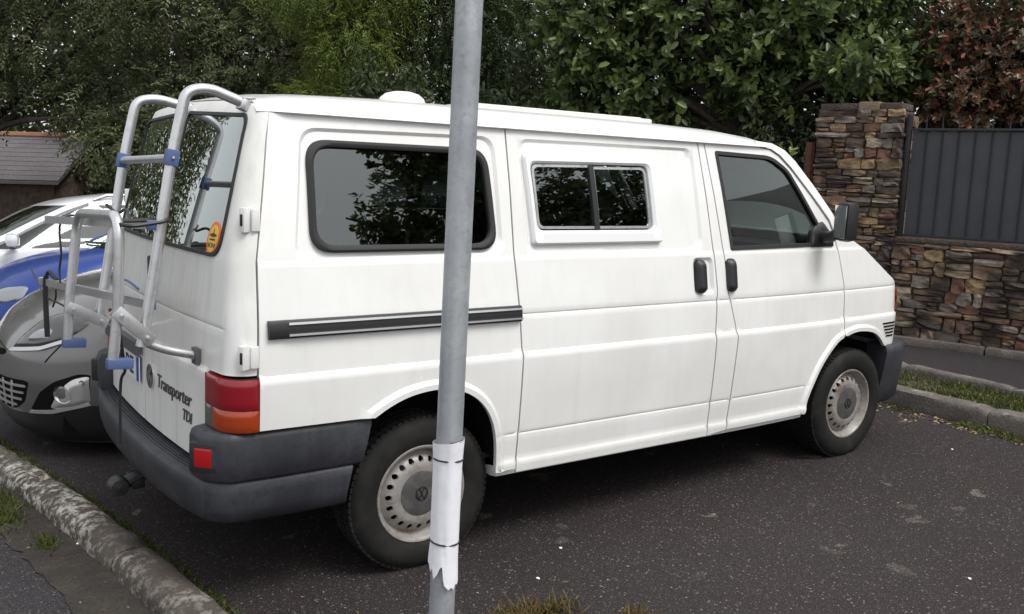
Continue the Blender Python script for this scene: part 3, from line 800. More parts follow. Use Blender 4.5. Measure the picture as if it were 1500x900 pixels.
# ================================================================ bike rack on the van's rear doors (same frame as the van)
rack = empty('bike_rack', van.location, van.rotation_euler)
tag(rack, 'folded aluminium tube bicycle rack with blue clamps hung on the van rear doors', 'bike rack')
YR, YL = -.62, .03
for y, k in ((YR, 0), (YL, 1)):
    dx = -.010*k; dz = -.015*k
    pts = fillet([(-.672, y, 1.845), (-.800+dx, y, 1.888+dz), (-.880+dx, y, 1.872+dz), (-.932+dx, y, 1.640+dz), (-1.000+dx, y, 1.222+dz), (-1.034+dx, y, 1.02+dz), (-1.048+dx, y, .955+dz)], .10, 8)
    mb = MB(); mb.tube(pts, .0200, 14); mb.build('frame_tube', 'alu', rack)
    low = fillet([(-1.035, y, 1.010), (-1.028, y, .965), (-.960, y, .935), (-.845, y, .905)], .06, 6)
    mb = MB(); mb.tube(low, .0165, 12); mb.build('stay_tube', 'alu', rack)
    b = MB(); b.box((-.672, y, 1.838), (.030, .050, .042), Matrix.Rotation(.4, 3, 'Y'), .006); b.box((-.655, y, 1.862), (.050, .046, .010), None, .003); b.tube([(-.69, y, 1.842), (-.65, y, 1.842)], .012, 8)
    bo = b.build('hook_bracket', 'alu', rack)
    b = MB(); b.box((-.853, y, .905), (.020, .050, .062), None, .004); b.tube([(-.873, y-.03, .905), (-.873, y+.03, .905)], .008, 8); b.build('door_bracket', 'trim', rack)
# cross tube with clamps
mb = MB(); mb.tube([(-.934, YR, 1.632), (-.948, YL, 1.612)], .0155, 12); mb.build('cross_tube', 'alu', rack)
for y, x, z in ((YR, -.933, 1.633), (YL, -.946, 1.612)):
    b = MB(); b.box((x, y, z), (.046, .044, .060), Matrix.Rotation(.18, 3, 'Y'), .006); c = b.build('clamp', 'blue_clamp', rack)
    b = MB(); b.lathe([(.0001, -.004), (.005, -.003), (.006, .002)], 8, (x, y-.026, z), 'y'); b.build('clamp_bolt', 'alu', c)
# folded carrier hoop
hp = fillet([(-1.175, YL, .868), (-1.166, YL, 1.02), (-1.122, YL, 1.395), (-1.115, YR, 1.425), (-1.124, YR, 1.101), (-1.146, YR, .905)], .085, 8)
mb = MB(); mb.tube(hp, .0190, 14); mb.build('carrier_hoop', 'alu', rack)
for y, x, z in ((YL, -1.173, .868), (YR, -1.145, .905)):
    b = MB(); b.box((x+.022, y, z-.006), (.088, .044, .036), Matrix.Rotation(.06, 3, 'Y'), .005); b.build('end_clamp', 'blue_clamp', rack)
for y, xa, za, xb, zb in ((YL, -1.153, 1.005, -1.045, .950), (YR, -1.118, 1.075, -1.030, .990)):
    for s_ in (-1, 1):
        b = MB(); d = Vector((xb-xa, 0, zb-za)); L = d.length
        b.box(((xa+xb)/2, y+s_*.024, (za+zb)/2), (L+.05, .004, .046), Matrix.Rotation(-math.atan2(d.z, d.x), 3, 'Y'), .0015); pl = b.build('link_plate', 'alu', rack)
        if s_ < 0:
            for px_, pz_ in ((xa, za), (xb, zb)):
                b = MB(); b.lathe([(.0001, -.008), (.007, -.007), (.008, .002)], 8, (px_, y-.027, pz_), 'y'); b.build('bolt', 'alu', pl)
# wheel rails
for (a, b_) in (((-1.0, -.60, 1.392), (-1.15, .545, 1.334)), ((-1.0, -.56, 1.098), (-1.15, .755, 1.031))):
    a = Vector(a); b_ = Vector(b_); d = (b_-a).normalized(); nn = Vector((0, 0, 1)); sd_ = d.cross(nn).normalized()
    V = []; F = []
    pr = [(-.012, -.014), (.012, -.014), (.012, -.004), (.006, -.004), (.006, .004), (.012, .004), (.012, .014), (-.012, .014)]
    for p in (a, b_):
        for o_, z_ in pr: V.append(p-sd_*(-o_)+nn*z_*1.15)
    m = len(pr)
    for j in range(m): F.append((j, (j+1) % m, m+(j+1) % m, m+j))
    F.append(tuple(range(m))[::-1]); F.append(tuple(m+j for j in range(m)))
    mb = MB(); mb.add(V, F); rl = mb.build('wheel_rail', 'alu', rack, smooth=False)
    gz = MB(); gz.box((a+b_)/2+sd_*(.0085), ((b_-a).length*.998, .004, .0085), Matrix.Rotation(math.atan2(d.y, d.x), 3, 'Z') @ Matrix.Rotation(-math.asin(d.z), 3, 'Y')); gz.build('rail_groove', 'black', rl, smooth=False)
    b = MB(); b.box(a+Vector((0, -.005, 0)), (.036, .048, .034), Matrix.Rotation(-.13, 3, 'Z'), .004); b.build('rail_clamp', 'blue_clamp', rack)
    b = MB(); b.box(b_, (.026, .012, .036), None, .004); b.build('rail_end_cap', 'alu', rl)
# straps, a hanging hook arm, loose cords
def strap(pts, r, name='strap', m='black', n=6):
    mb = MB(); mb.tube([Vector(p) for p in spline(np.array(pts), 6)], r, n); mb.build(name, m, rack)
strap([(-1.147, .66, 1.06), (-1.15, .665, 1.0), (-1.15, .66, .86), (-1.148, .66, .78)], .012, 'hook_arm')
strap([(-1.147, .66, 1.055), (-1.14, .62, 1.09), (-1.13, .58, 1.075), (-1.12, .55, 1.06)], .009, 'hook_arm')
strap([(-1.08, .05, 1.36), (-1.10, .18, 1.375), (-1.12, .30, 1.36), (-1.135, .36, 1.31), (-1.135, .34, 1.20), (-1.14, .36, 1.13), (-1.14, .35, 1.07)], .0045)
strap([(-1.12, -.60, 1.40), (-1.09, -.66, 1.392), (-1.02, -.66, 1.40), (-.965, -.655, 1.41), (-.955, -.62, 1.415), (-.99, -.58, 1.41), (-1.06, -.57, 1.405), (-1.11, -.57, 1.405), (-1.125, -.60, 1.40)], .0075)
strap([(-1.05, -.35, 1.10), (-1.08, -.46, 1.13), (-1.095, -.50, 1.06), (-1.085, -.50, .92), (-1.07, -.47, .84), (-1.08, -.44, .78), (-1.085, -.44, .55)], .006)
strap([(-1.15, 1.05, 1.06), (-1.14, .85, .98), (-1.145, .66, .965), (-1.15, .3, .985), (-1.15, .06, .99)], .0045)
strap([(-1.14, .46, 1.03), (-1.14, .47, .99), (-1.145, .52, .94)], .004)
strap([(-1.00, -.30, 1.385), (-.98, -.15, 1.42), (-.985, -.02, 1.40), (-1.01, .05, 1.43)], .006)
strap([(-.985, .08, 1.12), (-.97, -.1, 1.13), (-.975, -.3, 1.12)], .005, 'strap', 'blue_clamp')
# ================================================================ ground, roads, kerbs
def asphalt(name, base, speck, fine=1.0, lichen=0.0, rough=0.78, lscale=3.2):
    m = bpy.data.materials.new(name); m.use_nodes = True; n, l = nodes_of(m); b = n['Principled BSDF']
    g = n.new('ShaderNodeNewGeometry')
    def noise(sc, det=4, r=.6):
        t = n.new('ShaderNodeTexNoise'); t.inputs['Scale'].default_value = sc; t.inputs['Detail'].default_value = det; t.inputs['Roughness'].default_value = r
        l.new(g.outputs['Position'], t.inputs['Vector']); return t.outputs['Fac']
    def rmp(s_, a, c, lo=0., hi=1.):
        r = n.new('ShaderNodeMapRange'); r.inputs[1].default_value = a; r.inputs[2].default_value = c; r.inputs[3].default_value = lo; r.inputs[4].default_value = hi
        l.new(s_, r.inputs[0]); return r.outputs[0]
    def mix(f, a, c):
        k = n.new('ShaderNodeMix'); k.data_type = 'RGBA'
        if isinstance(f, float): k.inputs[0].default_value = f
        else: l.new(f, k.inputs[0])
        for i, q in ((6, a), (7, c)):
            if isinstance(q, tuple): k.inputs[i].default_value = (*q, 1)
            else: l.new(q, k.inputs[i])
        return k.outputs[2]
    def mul(a, c):
        k = n.new('ShaderNodeMath'); k.operation = 'MULTIPLY'
        for i, q in enumerate((a, c)):
            if isinstance(q, float): k.inputs[i].default_value = q
            else: l.new(q, k.inputs[i])
        return k.outputs[0]
    dark = tuple(c*.42 for c in base); warm = (base[0]*1.35, base[1]*1.0, base[2]*.92)
    c = mix(rmp(noise(1.1), .35, .68), base, warm)
    c = mix(rmp(noise(.55, 7, .72), .48, .68, 0., .65), c, tuple(q*.5 for q in base))
    c = mix(rmp(noise(2.2, 7, .75), .52, .72, 0., .6), c, tuple(q*1.7 for q in base))
    c = mix(rmp(noise(150*fine, 2), .42, .62), dark, c)
    vo = n.new('ShaderNodeTexVoronoi'); vo.inputs['Scale'].default_value = 62*fine; l.new(g.outputs['Position'], vo.inputs['Vector'])
    wn_ = n.new('ShaderNodeTexWhiteNoise'); l.new(vo.outputs['Color'], wn_.inputs['Vector'])
    st = mul(rmp(vo.outputs['Distance'], .34, .18), rmp(wn_.outputs['Value'], .66, .97))
    c = mix(mul(st, .75), c, speck)
    vo2 = n.new('ShaderNodeTexVoronoi'); vo2.inputs['Scale'].default_value = 150*fine; l.new(g.outputs['Position'], vo2.inputs['Vector'])
    wn2 = n.new('ShaderNodeTexWhiteNoise'); l.new(vo2.outputs['Color'], wn2.inputs['Vector'])
    st2 = mul(rmp(vo2.outputs['Distance'], .35, .2), rmp(wn2.outputs['Value'], .50, .95))
    c = mix(mul(st2, .65), c, speck)
    if lichen:
        v3 = n.new('ShaderNodeTexVoronoi'); v3.inputs['Scale'].default_value = lscale; v3.inputs['Randomness'].default_value = 1.0
        ds = n.new('ShaderNodeVectorMath'); ds.operation = 'ADD'
        nz = n.new('ShaderNodeTexNoise'); nz.inputs['Scale'].default_value = 9; nz.inputs['Detail'].default_value = 3; l.new(g.outputs['Position'], nz.inputs['Vector'])
        sc_ = n.new('ShaderNodeVectorMath'); sc_.operation = 'SCALE'; sc_.inputs['Scale'].default_value = .22; l.new(nz.outputs['Color'], sc_.inputs[0])
        l.new(g.outputs['Position'], ds.inputs[0]); l.new(sc_.outputs[0], ds.inputs[1]); l.new(ds.outputs[0], v3.inputs['Vector'])
        w3 = n.new('ShaderNodeTexWhiteNoise'); l.new(v3.outputs['Color'], w3.inputs['Vector'])
        sz = rmp(w3.outputs['Value'], 0.25, 1, .0, .30)
        df = n.new('ShaderNodeMath'); df.operation = 'SUBTRACT'; l.new(sz, df.inputs[0]); l.new(v3.outputs['Distance'], df.inputs[1])
        spot = rmp(df.outputs[0], 0, .05)
        tex = rmp(noise(70, 3), .38, .66, .15, 1.)
        c = mix(mul(mul(spot, tex), mul(rmp(noise(.9), .40, .62), lichen)), c, (.20, .185, .150))
    l.new(c, b.inputs['Base Color']); b.inputs['Specular IOR Level'].default_value = .28
    l.new(rmp(noise(40, 3), .3, .7, rough-.10, rough+.08), b.inputs['Roughness'])
    bp = n.new('ShaderNodeBump'); bp.inputs['Strength'].default_value = .55; bp.inputs['Distance'].default_value = .006
    l.new(noise(130*fine, 3, .7), bp.inputs['Height']); l.new(bp.outputs[0], b.inputs['Normal'])
    return m
M['asphalt'] = asphalt('worn_asphalt', (.037, .0312, .0322), (.25, .23, .215), 1.0, 1.0, lscale=4.5)
M['asphalt_road'] = asphalt('road_asphalt', (.044, .041, .045), (.26, .245, .245), 1.15, .15)
M['asphalt_path'] = asphalt('path_asphalt', (.040, .036, .039), (.15, .14, .14), 1.3, .25)
M['soil'] = mat('brown_soil', (.032, .027, .023), .95, vary=[(9, (.055, .045, .033), .4, .7), (60, (.022, .017, .013), .45, .7)], bump=(60, .8, .02))
M['moss'] = mat('mossy_soil', (.045, .042, .020), .95, vary=[(8, (.075, .085, .022), .45, .7), (50, (.03, .025, .016), .45, .7)], bump=(70, .8, .02))
# lichen-covered kerb concrete
def kerb_mat(name, base, lich, amount, lscale=11):
    m = mat(name, base, .92, vary=[(5, tuple(c*.55 for c in base), .4, .7), (40, tuple(min(1, c*1.5) for c in base), .5, .8)], bump=(55, .7, .012))
    n, l = nodes_of(m); b = n['Principled BSDF']; src = b.inputs['Base Color'].links[0].from_socket
    g = n.new('ShaderNodeNewGeometry')
    nz = n.new('ShaderNodeTexNoise'); nz.inputs['Scale'].default_value = lscale; nz.inputs['Detail'].default_value = 3; nz.inputs['Roughness'].default_value = .55
    l.new(g.outputs['Position'], nz.inputs['Vector'])
    r = n.new('ShaderNodeMapRange'); r.inputs[1].default_value = .585-amount*.1; r.inputs[2].default_value = .68-amount*.1; nz.inputs['Detail'].default_value = 8; nz.inputs['Roughness'].default_value = .72; l.new(nz.outputs['Fac'], r.inputs[0])
    n2 = n.new('ShaderNodeTexNoise'); n2.inputs['Scale'].default_value = 1.6; l.new(g.outputs['Position'], n2.inputs['Vector'])
    r2_ = n.new('ShaderNodeMapRange'); r2_.inputs[1].default_value = .38; r2_.inputs[2].default_value = .55; l.new(n2.outputs['Fac'], r2_.inputs[0])
    k = n.new('ShaderNodeMath'); k.operation = 'MULTIPLY'; l.new(r.outputs[0], k.inputs[0]); l.new(r2_.outputs[0], k.inputs[1])
    mxx = n.new('ShaderNodeMix'); mxx.data_type = 'RGBA'; l.new(k.outputs[0], mxx.inputs[0]); l.new(src, mxx.inputs[6]); mxx.inputs[7].default_value = (*lich, 1)
    l.new(mxx.outputs[2], b.inputs['Base Color']); return m
M['kerb'] = kerb_mat('lichen_kerb', (.072, .058, .049), (.40, .385, .34), 1.0, 20)
M['kerb_plain'] = kerb_mat('plain_kerb', (.135, .118, .105), (.27, .255, .22), .2, 7)
SLOPE_G = .066
def gzf(y): return -SLOPE_G*np.clip(np.asarray(y, float)-.9, 0, 14.1)
def poly_sheet(name, pts, z, m, kind='structure', step=None, slope=False):
    VT = cdt(np.array(pts), step=step or 1.0) if step else None
    if VT: return tag(mk(name, [(x, y, z+(float(gzf(y)) if slope else 0)) for x, y in VT[0]], VT[1], m, smooth=False), kind=kind)
    return tag(mk(name, [(x, y, z+(float(gzf(y)) if slope else 0)) for x, y in pts], [tuple(range(len(pts)))], m, smooth=False), kind=kind)
gv = []; gf = []
gys = [-400, -30, .9, 5, 10, 15, 60, 400]
for y_ in gys: gv += [(-400, y_, -.012+float(gzf(y_))), (4.36, y_, -.012+float(gzf(y_))), (4.40, y_, -.012+float(gzf(y_))*.4), (400, y_, -.012+float(gzf(y_))*.4)]
for i_ in range(len(gys)-1):
    for j_ in range(3): gf.append((i_*4+j_, i_*4+j_+1, i_*4+j_+5, i_*4+j_+4))
tag(mk('ground', gv, gf, 'soil', smooth=False), kind='structure')
KC = spline([(-1.66, 7.0), (-1.42, 3.4), (-1.285, 1.7), (-1.19, 1.0), (-1.098, .4), (-1.022, -.1), (-.955, -.66), (-.905, -1.05), (-.78, -1.36), (-.50, -1.58), (-.12, -1.665), (.13, -1.72), (.36, -1.97), (.50, -2.4), (.55, -3.0)], 10)
# direction of KC runs towards -y then +x: left normal points to the parking side (+x)
park = [tuple(p) for p in offset_line(KC, .03)] + [(.6, -6), (4.34, -6), (4.34, 16), (-1.6, 16)]
poly_sheet('parking_asphalt', park, 0.0, 'asphalt', step=.7, slope=True)
road = [tuple(p) for p in offset_line(KC, -.27)] + [(.3, -6.004), (4.4, -6.004), (4.4, -30), (-40, -30), (-40, 7)]
poly_sheet('road', road, -.002, 'asphalt_road', step=1.5, slope=True)
dirt = [tuple(p) for p in offset_line(KC, -.02)] + [tuple(p) for p in offset_line(KC, -.30)[::-1]]
wob = np.array(dirt); nk = len(KC); wob[nk:] += rng.normal(0, .010, (nk, 2))
poly_sheet('dirt_strip', [tuple(p) for p in wob], .003, 'soil', step=.5, slope=True)
# near kerb: rounded stones end to end
kerb = tag(empty('kerb', (0, 0, 0)), kind='structure')
def kerb_run(root, P, prof, L, m, jit=.004, name='kerb_stone'):
    P = resample(P, .03, False); d = np.concatenate([[0], np.cumsum(np.linalg.norm(np.diff(P, axis=0), axis=1))]); s0 = 0
    while s0 < d[-1]-.1:
        s1 = min(s0+L*rng.uniform(.92, 1.08), d[-1]); ss = np.linspace(s0+.004, s1-.004, max(4, int((s1-s0)/.06)))
        Q = np.stack([np.interp(ss, d, P[:, i]) for i in (0, 1)], 1); T = np.gradient(Q, axis=0); T /= np.linalg.norm(T, axis=1)[:, None]; N = np.stack([-T[:, 1], T[:, 0]], 1)
        V = []; F = []; k = len(prof); dz = rng.uniform(-jit, jit)
        for i in range(len(ss)):
            e = min(i, len(ss)-1-i); sh = .012 if e == 0 else 0
            for o_, z in prof:
                q = Q[i]+N[i]*(o_*(1-sh*2)+rng.normal(0, .003)); V.append((q[0], q[1], (float(gzf(q[1])) if q[0] < 4 else 0)+z+dz-sh*(z > .02)+rng.normal(0, .0025)*(z > .01)))
        for i in range(len(ss)-1):
            for j in range(k-1): F.append((i*k+j, i*k+j+1, (i+1)*k+j+1, (i+1)*k+j))
        F.append(tuple(range(k))); F.append(tuple((len(ss)-1)*k+j for j in range(k)))
        mb = MB(); mb.add(V, F); mb.build(name, m, root, sharp=50); s0 = s1
prof = [(-.088, -.03), (-.086, .02), (-.078, .052), (-.060, .074), (-.034, .085), (0, .088), (.034, .086), (.062, .077), (.078, .055), (.084, .02), (.085, -.03)]
kerb_run(kerb, KC, prof, 1.05, 'kerb')
# far kerb, verge, back kerb, pavement
kerb2 = tag(empty('kerb', (4.3, 0, 0)), kind='structure'); kerb2.location = (0, 0, 0)
pk = [(-.075, -.03), (-.075, .09), (-.065, .115), (-.045, .125), (.05, .127), (.07, .120), (.075, .09), (.075, -.03)]
KF = np.array([(4.385, 9.0), (4.375, 2.0), (4.37, -.3), (4.40, -1.4), (4.47, -3), (4.6, -6)])
kerb_run(kerb2, spline(KF, 5), pk, 1.0, 'kerb_plain', .006)
kerb3 = tag(empty('kerb', (0, 0, 0)), kind='structure')
pb = [(-.05, 0), (-.05, .15), (-.04, .17), (-.02, .178), (.02, .178), (.04, .17), (.05, .15), (.05, 0)]
KB = np.array([(5.06, 9.0), (5.0, 2.0), (4.965, .2), (4.92, -1.0), (4.95, -3), (5.1, -6)])
kerb_run(kerb3, spline(KB, 5), pb, .9, 'kerb_plain', .008)
vk = spline(KF, 5); vb = spline(KB, 5)
poly_sheet('verge', [tuple(p+np.array([.03, 0])) for p in vk] + [tuple(p) for p in vb[::-1]], .112, 'moss')
We = np.array([-.29, .957]); We /= np.linalg.norm(We); Wn = np.array([-We[1], We[0]]); W0 = np.array([6.10, .73])
if Wn[0] > 0: Wn = -Wn
wp = lambda s_, o_=0.0: tuple(W0+We*s_+Wn*o_)
poly_sheet('pavement', [tuple(p) for p in vb] + [wp(-7, -.4), wp(9, -.4)], .118, 'asphalt_path')

# ================================================================ stone walls
def stone_mat(name, cols):
    m = bpy.data.materials.new(name); m.use_nodes = True; n, l = nodes_of(m); b = n['Principled BSDF']
    oi = n.new('ShaderNodeObjectInfo'); cr = n.new('ShaderNodeValToRGB'); cr.color_ramp.interpolation = 'CONSTANT'
    cr.color_ramp.elements.remove(cr.color_ramp.elements[1])
    for i, c in enumerate(cols):
        e = cr.color_ramp.elements[0] if i == 0 else cr.color_ramp.elements.new(i/len(cols))
        e.position = i/len(cols); e.color = (*c, 1)
    l.new(oi.outputs['Random'], cr.inputs[0])
    g = n.new('ShaderNodeNewGeometry')
    mp = n.new('ShaderNodeMapping'); mp.inputs['Scale'].default_value = (14, 14, 38); l.new(g.outputs['Position'], mp.inputs['Vector'])
    t = n.new('ShaderNodeTexNoise'); t.inputs['Scale'].default_value = 1; t.inputs['Detail'].default_value = 6; t.inputs['Roughness'].default_value = .65; l.new(mp.outputs[0], t.inputs['Vector'])
    r = n.new('ShaderNodeMapRange'); r.inputs[1].default_value = .3; r.inputs[2].default_value = .72; r.inputs[3].default_value = .42; r.inputs[4].default_value = 1.35; l.new(t.outputs['Fac'], r.inputs[0])
    mu = n.new('ShaderNodeMix'); mu.data_type = 'RGBA'; mu.blend_type = 'MULTIPLY'; mu.inputs[0].default_value = 1; l.new(cr.outputs[0], mu.inputs[6]); l.new(r.outputs[0], mu.inputs[7])
    # dark moss blotches
    t2 = n.new('ShaderNodeTexNoise'); t2.inputs['Scale'].default_value = 2.6; t2.inputs['Detail'].default_value = 4; l.new(g.outputs['Position'], t2.inputs['Vector'])
    r3 = n.new('ShaderNodeMapRange'); r3.inputs[1].default_value = .48; r3.inputs[2].default_value = .60; r3.inputs[4].default_value = .85; l.new(t2.outputs['Fac'], r3.inputs[0])
    k = n.new('ShaderNodeMix'); k.data_type = 'RGBA'; l.new(r3.outputs[0], k.inputs[0]); l.new(mu.outputs[2], k.inputs[6]); k.inputs[7].default_value = (.028, .020, .017, 1)
    l.new(k.outputs[2], b.inputs['Base Color']); b.inputs['Roughness'].default_value = .88
    bp = n.new('ShaderNodeBump'); bp.inputs['Strength'].default_value = .7; bp.inputs['Distance'].default_value = .02; l.new(t.outputs['Fac'], bp.inputs['Height']); l.new(bp.outputs[0], b.inputs['Normal'])
    return m
M['stone'] = stone_mat('schist_stone', [(.26, .165, .105), (.16, .105, .075), (.36, .245, .14), (.19, .130, .090), (.10, .070, .054), (.29, .215, .15), (.17, .145, .125), (.20, .108, .070), (.38, .31, .235), (.12, .083, .066), (.25, .215, .18), (.21, .145, .088)])
M['mortar'] = mat('dark_mortar', (.085, .064, .050), .95, vary=[(16, (.13, .102, .080), .45, .7), (70, (.045, .034, .028), .45, .7)], bump=(45, .9, .02))
stone_meshes = []
def stone_mesh():
    bm = bmesh.new(); bmesh.ops.create_cube(bm, size=1)
    bmesh.ops.subdivide_edges(bm, edges=bm.edges[:], cuts=1, use_grid_fill=True)
    for v in bm.verts:
        c = v.co; k = sum(abs(abs(q)-.5) < 1e-4 for q in c)
        f = {3: .90, 2: .97, 1: 1.02, 0: 1}[k]
        v.co = Vector((c.x*f+rng.normal(0, .035), c.y*f+rng.normal(0, .09), c.z*f+rng.normal(0, .06)))
    me = bpy.data.meshes.new('stone'); bm.to_mesh(me); bm.free()
    me.materials.append(M['stone']); return me
stone_meshes = [stone_mesh() for _ in range(14)]
def stones(root, s0, s1, z0, z1, hr, lr, y=0.0, depth=.10, split=.3, z_end=None):
    z = z0
    while z < z1-.02:
        h = min(rng.uniform(*hr), z1-z); 
        if z1-z-h < .025: h = z1-z
        s = s0
        while s < s1-.01:
            L = rng.uniform(*lr)*(1.3 if h < .06 else 1.0); L = min(L, s1-s)
            if s1-s-L < .05: L = s1-s
            parts_ = [(z, h)] if (h < .07 or rng.random() > split) else [(z, h*.5), (z+h*.5, h*.5)]
            for zz, hh in parts_:
                o = bpy.data.objects.new('stone', stone_meshes[rng.integers(len(stone_meshes))]); COL.objects.link(o); o.parent = root
                o.location = (s+L/2+rng.normal(0, .003), y+rng.normal(0, .010), zz+hh/2)
                o.scale = ((L-.008)*rng.uniform(.96, 1.07), depth*rng.uniform(.9, 1.15), (hh-.007)*rng.uniform(.92, 1.10)); o.rotation_euler = (rng.normal(0, .05), rng.normal(0, .035), rng.normal(0, .05))
            s += L
        z += h
ang = math.atan2(-We[1], -We[0])      # local +x runs along the wall away from the pillar, local -y... faces the street
def wall_root(name): return empty(name, (W0[0], W0[1], .118), (0, 0, ang))
# local x = -s ; check that local -y is towards the street
lx = Vector((-We[0], -We[1], 0)); ly = Vector((-lx.y, lx.x, 0)); FACE = 1 if (ly.x*Wn[0]+ly.y*Wn[1]) > 0 else -1
low = tag(wall_root('low_stone_wall'), 'low rough brown stone wall under the dark metal fence', 'wall')
mb = MB(); mb.box((1.92, -FACE*.135, .478), (4.20, .30, .955)); mb.build('mortar_core', 'mortar', low, smooth=False)
stones(low, -.17, 4.0, .05, .93, (.04, .135), (.08, .27), 0.0, .11, .40)
mb = MB(); V = []
cs = MB()
for i in range(7):
    cs = MB(); L = .60; cs.box((-.17+L*(i+.5), -FACE*.11, .955), (L-.012, .28, .045), None, .012); cs.build('coping_stone', 'mortar', low)
pil = tag(wall_root('stone_pillar'), 'tall rough stone gate pillar beside the dark metal fence', 'pillar')
mb = MB(); mb.box((-.575, -FACE*.165, 1.06), (.775, .36, 2.12)); mb.build('mortar_core', 'mortar', pil, smooth=False)
stones(pil, -.97, -.175, .0, 2.135, (.028, .105), (.07, .24), 0.004, .11, .45)
for zz in np.arange(.05, 2.1, .11):      # the pillar's two returns
    for xx in (-.175, -.965):
        for yy in (.14, .29):
            o = bpy.data.objects.new('stone', stone_meshes[rng.integers(14)]); COL.objects.link(o); o.parent = pil
            o.location = (xx, -FACE*yy, zz); o.scale = (.06, .15, .105); o.rotation_euler = (rng.normal(0, .03), 0, 0)
M['cap_stone'] = mat('pale_cap_stone', (.24, .185, .125), .9, vary=(12, (.16, .12, .085), .4, .7), bump=(40, .6, .015))
for k, (xa, xb) in enumerate(((-.95, -.60), (-.595, -.40), (-.395, -.20))):
    cs = MB(); cs.box(((xa+xb)/2, -FACE*.16, 2.160), (xb-xa, .37, .06 if k != 1 else .085), None, .010); cs.build('cap_stone', 'cap_stone' if k == 1 else 'mortar', pil)
hid = tag(wall_root('low_stone_wall'), 'low brown stone wall running behind the van, left of the gate pillar', 'wall')
mb = MB(); mb.box((-2.49, -FACE*.17, .40), (3.0, .30, .80)); mb.build('mortar_core', 'mortar', hid, smooth=False)
stones(hid, -3.9, -.99, .0, .80, (.09, .17), (.18, .36), 0, .11, .2)
M['footing'] = kerb_mat('wall_footing', (.16, .14, .125), (.30, .28, .25), .3, 9)
ft = tag(wall_root('wall_footing'), kind='structure')
for i in range(6):
    cs = MB(); L = .85; cs.box((-1.0+L*(i+.5), FACE*.075, .028), (L-.01, .10, .085), None, .02); cs.build('footing_stone', 'footing', ft)
# ---- dark metal fence on the low wall
M['fence'] = mat('dark_grey_fence_paint', (.040, .042, .050), .5, vary=(3, (.055, .056, .064), .4, .7))
M['fence_bar'] = mat('black_fence_bar', (.016, .016, .020), .5)
fen = tag(empty('metal_fence', (W0[0], W0[1], .118), (0, 0, ang)), 'dark grey metal sheet fence with vertical bars on the low wall', 'fence')
fy = -FACE*.06
b = MB(); b.box((-.145, fy, 1.51), (.045, .045, 1.16), None, .004); b.build('post', 'fence_bar', fen)
b = MB(); b.box((2.0, fy+FACE*.012, 1.952), (4.25, .030, .022), None, .003); b.build('top_rail', 'fence_bar', fen)
b = MB(); b.box((2.0, fy+FACE*.012, .995), (4.25, .030, .022), None, .003); b.build('bottom_rail', 'fence_bar', fen)
for i in range(4):
    b = MB(); b.box((-.115+1.05*(i+.5), fy-FACE*.012, 1.47), (1.044, .004, .93)); b.build('sheet_panel', 'fence', fen, smooth=False)
bars = None
for i in range(30):
    x = .005+.136*i
    if bars is None:
        b = MB(); pts = [(0, 0, z) for z in np.linspace(.985, 2.09, 14)]; b.tube(pts, [.0075]*12+[.006, .001], 6); bars = b.build('bar', 'fence_bar', fen); bars.location = (x, fy+FACE*.010, 0)
    else:
        o = bars.copy(); COL.objects.link(o); o.parent = fen; o.location = (x, fy+FACE*.010, 0)
# reddish post left of the pillar
M['redpost'] = mat('reddish_brown_wood', (.16, .055, .038), .8, vary=(25, (.09, .035, .025), .4, .7), bump=(30, .5, .01))
b = MB(); b.tube([(0, 0, 0), (.01, 0, 1.0), (.03, .01, 1.95)], [.062, .058, .05], 10)
o = b.build('wooden_post', 'redpost'); o.location = (*wp(1.10, -.18), .0); tag(o, 'reddish brown rough wooden post just left of the stone pillar', 'post')

# ================================================================ the pole in front of the van
PB = Vector((-.509, -1.908, 1.293)); PD = (Vector((0, 0, 1))+rt*.0272).normalized()
pole = empty('steel_pole', (0, 0, 0)); tag(pole, 'grey galvanised steel post with a torn white paper sleeve', 'pole')
M['tie'] = M['black']
def ppt(z): return PB+PD*((z-PB.z)/PD.z)
t = MB(); rp_ = .0375
V = []; F = []; zs = [-.02, .5, 1.0, 1.5, 2.0, 2.6, 3.4]; ang0 = math.atan2(-rt.x, rt.y)
for z in zs:
    for j in range(24):
        a = ang0+2*PI*j/24; k = (a-ang0) % (PI/4); rr_ = rp_*math.cos(PI/8)/math.cos(k-PI/8); rr_ = .6*rr_+.4*rp_*.985
        c = ppt(z); V.append((c.x+rr_*math.cos(a), c.y+rr_*math.sin(a), z))
for i in range(len(zs)-1):
    for j in range(24): F.append((i*24+j, i*24+(j+1) % 24, (i+1)*24+(j+1) % 24, (i+1)*24+j))
F.append(tuple((len(zs)-1)*24+j for j in range(24)))
t.add(V, F); t.build('post', 'galv', pole, sharp=60)
